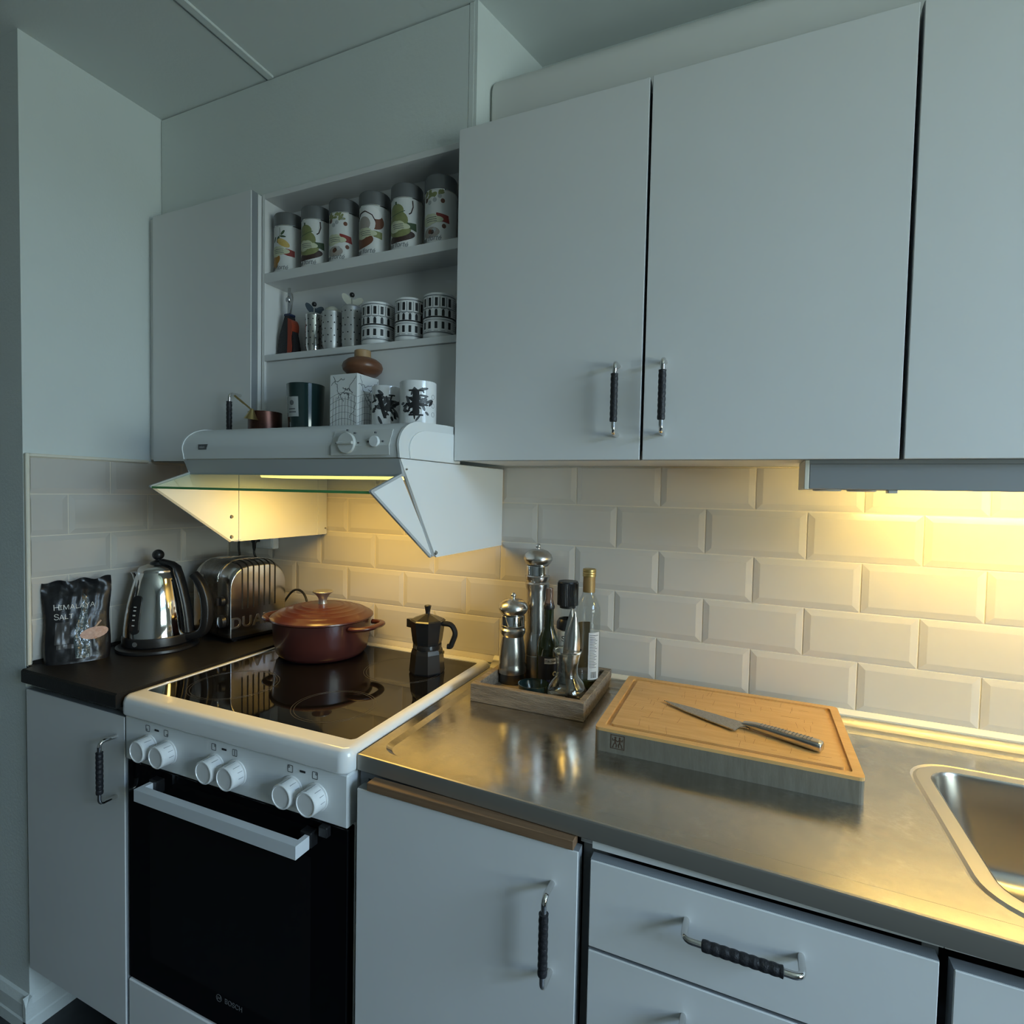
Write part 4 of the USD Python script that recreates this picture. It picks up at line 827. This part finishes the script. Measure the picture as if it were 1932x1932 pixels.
def wings(t, z, m, s=1.0):
    L = union_all([affinity.rotate(ell(0, .016, .0075, .0165), 38, origin=(0, 0)), affinity.rotate(ell(0, .014, .0075, .0145), -55, origin=(0, 0)), ell(0, .006, .011, .008)])
    t.add('wing_crank', tf(slab(affinity.scale(L, s, s, origin=(0, 0)), -.003, .003), (0, 0, z), rz=32), m)
    t.add('crank_knob', tf(trimesh.creation.icosphere(3, .0062), (.002, -.002, z + .0235 * s)), BLACKP, smooth=True)
    t.add('crank_pin', tf(trimesh.creation.cylinder(.0016, .020 * s, sections=10), (.002, -.002, z + .011 * s)), CHROME)
t = T('pepper_grinder', 'slim chrome grinder with dark blue wing crank, next to the can opener', 'grinder', (.525, YS, ZS))
t.add('body', lathe([(0, 0), (.015, 0), (.0165, .003), (.0205, .020), (.0208, .098), (.0215, .100), (.0200, .103), (0, .103)], 40), CHROME, smooth=35); dotted(t, .0208, .098, INK)
t.add('dome', lathe([(0, .103), (.017, .103), (.012, .107), (0, .108)], 30), GREYPL, smooth=35); wings(t, .106, mat('slate_blue', (.045, .065, .085), .4))
t = T('sugar_shaker', 'dotted satin shaker with a pale domed lid, no crank', 'shaker', (.585, YS, ZS))
t.add('body', lathe([(0, 0), (.016, 0), (.019, .004), (.0245, .022), (.0250, .098), (.0255, .100), (.0240, .102), (0, .102)], 40), SATIN, smooth=35); dotted(t, .0250, .098, INK)
CREAMP = mat('cream_plastic', (.52, .51, .43), .45)
t.add('lid', lathe([(0, .102), (.0225, .102), (.0190, .108), (.010, .115), (0, .118)], 32), CREAMP, smooth=40)
t = T('pepper_grinder', 'dotted satin grinder with cream wing crank, beside the printed mugs', 'grinder', (.647, YS, ZS))
t.add('body', lathe([(0, 0), (.018, 0), (.021, .004), (.0240, .020), (.0240, .104), (.0252, .106), (.0235, .109), (0, .109)], 40), SATIN, smooth=35); dotted(t, .0240, .104, INK)
t.add('dome', lathe([(0, .109), (.021, .109), (.013, .113), (0, .114)], 30), CREAMP, smooth=35); wings(t, .112, CREAMP, 1.12)
CERAM = mat('white_ceramic', (.74, .74, .74), .18, coat=.3)
def facade(label, x, R, turn):
    t = T('printed_mug', label, 'mug', (x, -.2010, ZS), group='mugs printed with town houses')
    H = .100
    t.add('mug', lathe([(0, 0), (R - .004, 0), (R - .001, .003), (R, .006), (R, H - .001), (R - .0012, H), (R - .0030, H - .001), (R - .0034, .008), (0, .006)], 48), CERAM, smooth=35)
    n = 15; step = 2 * PI * R / n
    win, pan, gry = [], [], []
    for i in range(n):
        cx = (i - n / 2 + .5) * step; w_ = step * .20
        if i in (0, 4, 10):
            gry += [sbox(cx - step * .3, z, cx + step * .3, z + .0012) for z in np.arange(.02, .09, .0045)]; continue
        win += [sbox(cx - w_, .070, cx + w_, .088), sbox(cx - w_, .048, cx + w_, .058).union(ell(cx, .058, w_, .005)), sbox(cx - w_, .020, cx + w_, .035)]
        gry += [sbox(cx - step * .5 - .0008, .068, cx - step * .5 + .0008, .090), sbox(cx - w_ * 1.5, .0635, cx + w_ * 1.5, .0648), sbox(cx - w_ * 1.6, .0150, cx + w_ * 1.6, .0160)]
    win += [sbox(-PI * R, .0445, PI * R, .0475)]
    gry += [sbox(-PI * R, z, PI * R, z + h) for z, h in ((.0925, .0022), (.0655, .0012), (.0395, .0012), (.0105, .0030))]
    t.add('grey_print', decal(union_all(gry), R, turn, .0003), GREYC)
    t.add('window_print', decal(union_all(win), R, turn, .0005), INK)
facade('mug printed with town houses, left of the three on the second shelf', .731, .0395, 26)
facade('mug printed with town houses, middle of the three on the second shelf', .823, .0355, 34)
facade('mug printed with town houses, cut off by the wall cabinet on the right', .9035, .0375, 20)

# ---- on top of the hood
ZH = 1.4945
t = T('copper_pan', 'small tarnished copper pan on top of the range hood', 'pan', (.468, -.300, ZH))
t.add('pan', lathe([(0, 0), (.036, 0), (.0388, .003), (.0390, .047), (.0378, .0475), (.0370, .046), (.0368, .004), (0, .003)], 44), mat('old_copper', (.11, .045, .032), .36, .8, noise=(.055, .025, .02), nscale=40), smooth=35)
t = T('candle_snuffer', 'brass candle snuffer hooked over the edge of the copper pan', 'snuffer', (.468, -.345, ZH))
BRASS = mat('brass', (.46, .35, .16), .32, .95)
t.add('bell', tf(lathe([(0, .026), (.004, .024), (.007, .017), (.0115, .008), (.0165, .0), (.0155, .0), (.0105, .007), (.005, .016), (0, .021)], 28), (.006, -.002, .025), ry=8), BRASS, smooth=40)
t.add('stem', tube(spline([(.005, -.002, .049), (-.006, -.003, .057), (-.026, -.004, .070), (-.046, -.004, .083)], 14), [.0022] * 6 + [.0028] * 8, 8), BRASS, smooth=True)
t = T('candle', 'dark green glass candle with a paper label on top of the range hood', 'candle', (.588, -.289, ZH))
t.add('glass', lathe([(0, 0), (.036, 0), (.0388, .003), (.0440, .108), (.0430, .109), (.0420, .107), (.0375, .070), (0, .070)], 48), mat('bottle_green', (.008, .026, .026), .08, coat=.6), smooth=35)
cr = lambda z: .0388 + (z - .003) * .0495
lb = t.add('label', decal_cone(sbox(-.020, .030, .014, .076), cr, 2, .0005), mat('grey_paper', (.36, .37, .36), .6))
t.add('label_print', cat([decal_cone(s_, cr, 2, .0009) for s_ in (ell(-.003, .062, .006, .006), sbox(-.012, .046, .006, .049), sbox(-.012, .039, .008, .042))]), GREYINK, lb)
t = T('map_box', 'white cardboard box printed with map lines on the range hood', 'box', (.730, -.279, ZH), world=True)
bx0, bx1, by0, by1, bz1 = .690, .767, -.320, -.2435, 1.6155
t.add('carton', box(bx0, bx1, by0, by1, ZH, bz1, .0006), mat('box_white', (.70, .71, .70), .5))
rm = random.Random(11); W, Hh = bx1 - bx0, bz1 - ZH
def wob(n, x0, y0, dx, dy, amp):
    pts = [(x0, y0)]
    for _ in range(n): pts.append((pts[-1][0] + dx + rm.uniform(-amp, amp), pts[-1][1] + dy + rm.uniform(-amp, amp)))
    return pts
def mapart(W, Hh):
    L = [line_shape([(W * k / 9, 0), (W * k / 9 + .001, Hh * .58)], .0006) for k in range(1, 9)]
    L += [line_shape([(x, Hh * (.08 + .12 * k) + .012 * math.sin(PI * x / W)) for x in np.linspace(0, W, 14)], .0006) for k in range(5)]
    L += [line_shape(wob(26, W * .12, Hh * .97, .0011, -.0022, .0022), .0009), line_shape(wob(22, W * .95, Hh * .95, -.0021, -.0021, .0022), .0009), line_shape(wob(22, W * .5, Hh * .75, .0016, -.0010, .0034), .0013), line_shape(wob(18, W * .95, Hh * .45, -.0008, -.0024, .002), .0008), line_shape(wob(18, W * .45, Hh * .65, .0012, -.0012, .0040), .0014), line_shape(wob(14, .004, Hh * .8, .0028, .0004, .004), .0010)]
    return union_all(L).intersection(sbox(.001, .001, W - .001, Hh - .001))
t.add('map_print', front(extr(mapart(W, Hh), .0003), bx0, by0, ZH), GREYINK)
m = extr(mapart(by1 - by0, Hh), .0003); v = m.vertices
t.add('map_print', trimesh.Trimesh(np.c_[bx1 + v[:, 2], by0 + v[:, 0], ZH + v[:, 1]], m.faces, process=False), GREYINK)
t = T('wooden_vessel', 'squat turned wooden vessel with a paler neck on the map box', 'vessel', (.747, -.2775, bz1))
t.add('belly', lathe([(0, 0), (.022, 0), (.034, .005), (.0435, .014), (.0460, .022), (.0430, .031), (.034, .0385), (.022, .043), (0, .0435)], 48), mat('turned_wood', (.115, .042, .019), .36, noise=(.16, .065, .03), nscale=26, nstretch=(1, 1, 6)), smooth=50)
t.add('neck', lathe([(0, .042), (.0185, .042), (.0188, .044), (.0186, .0585), (.0175, .0600), (0, .0600)], 36), mat('pale_wood', (.33, .19, .085), .5, noise=(.40, .25, .12), nscale=30), smooth=35)
DKG = mat('leaf_grey', (.07, .075, .08), .4)
def letter_mug(label, loc, R, H, letter, seed, turn):
    t = T('letter_mug', label, 'mug', loc)
    t.add('mug', lathe([(0, 0), (R - .004, 0), (R - .001, .002), (R, .006), (R, H - .001), (R - .001, H), (R - .0028, H - .001), (R - .0032, .008), (0, .006)], 48), CERAM, smooth=35)
    rr = random.Random(seed)
    def spray(n, wmin, wmax):
        S = []
        for _ in range(n):
            a = rr.uniform(0, 2 * PI); d = rr.uniform(.006, .033); cx, cy = d * math.cos(a) * 1.05, H * .48 + d * math.sin(a) * 1.05
            L = rr.uniform(.005, .011); S.append(affinity.rotate(ell(cx, cy, L, rr.uniform(wmin, wmax)), math.degrees(a) + rr.uniform(-50, 50)))
        return union_all(S).intersection(sbox(-.045, .006, .045, H - .008))
    t.add('leaf_print', decal(spray(30, .0020, .0036), R, turn, .0003), DKG)
    t.add('leaf_print', decal(spray(16, .0018, .0032), R, turn, .0005), INK)
    z0, z1 = .018, H - .020
    if letter == 'I': S = union_all([sbox(-.0065, z0, .0065, z1), sbox(-.015, z0, .015, z0 + .0035), sbox(-.015, z1 - .0035, .015, z1)])
    else: S = union_all([Polygon([(-.019, z1), (-.008, z1), (.004, z0), (-.002, z0)]), Polygon([(.017, z1), (.013, z1), (-.001, z0), (.002, z0)]), sbox(-.023, z1 - .003, -.004, z1), sbox(.008, z1 - .003, .022, z1)])
    t.add('letter', decal(S, R, turn, .0008), INK)
    t.add('tendril_print', decal(union_all([Point(.040, H * k).buffer(.005).difference(Point(.040, H * k).buffer(.0042)) for k in (.25, .45, .65)]), R, turn, .0003), GREYC)
letter_mug('white mug with a black letter V among leaves, beside the map box', (.826, -.292, ZH), .0325, .090, 'V', 4, 30)
letter_mug('white mug with a black letter I among leaves, at the hood right end', (.9165, -.304, ZH), .0392, .092, 'I', 9, 27)
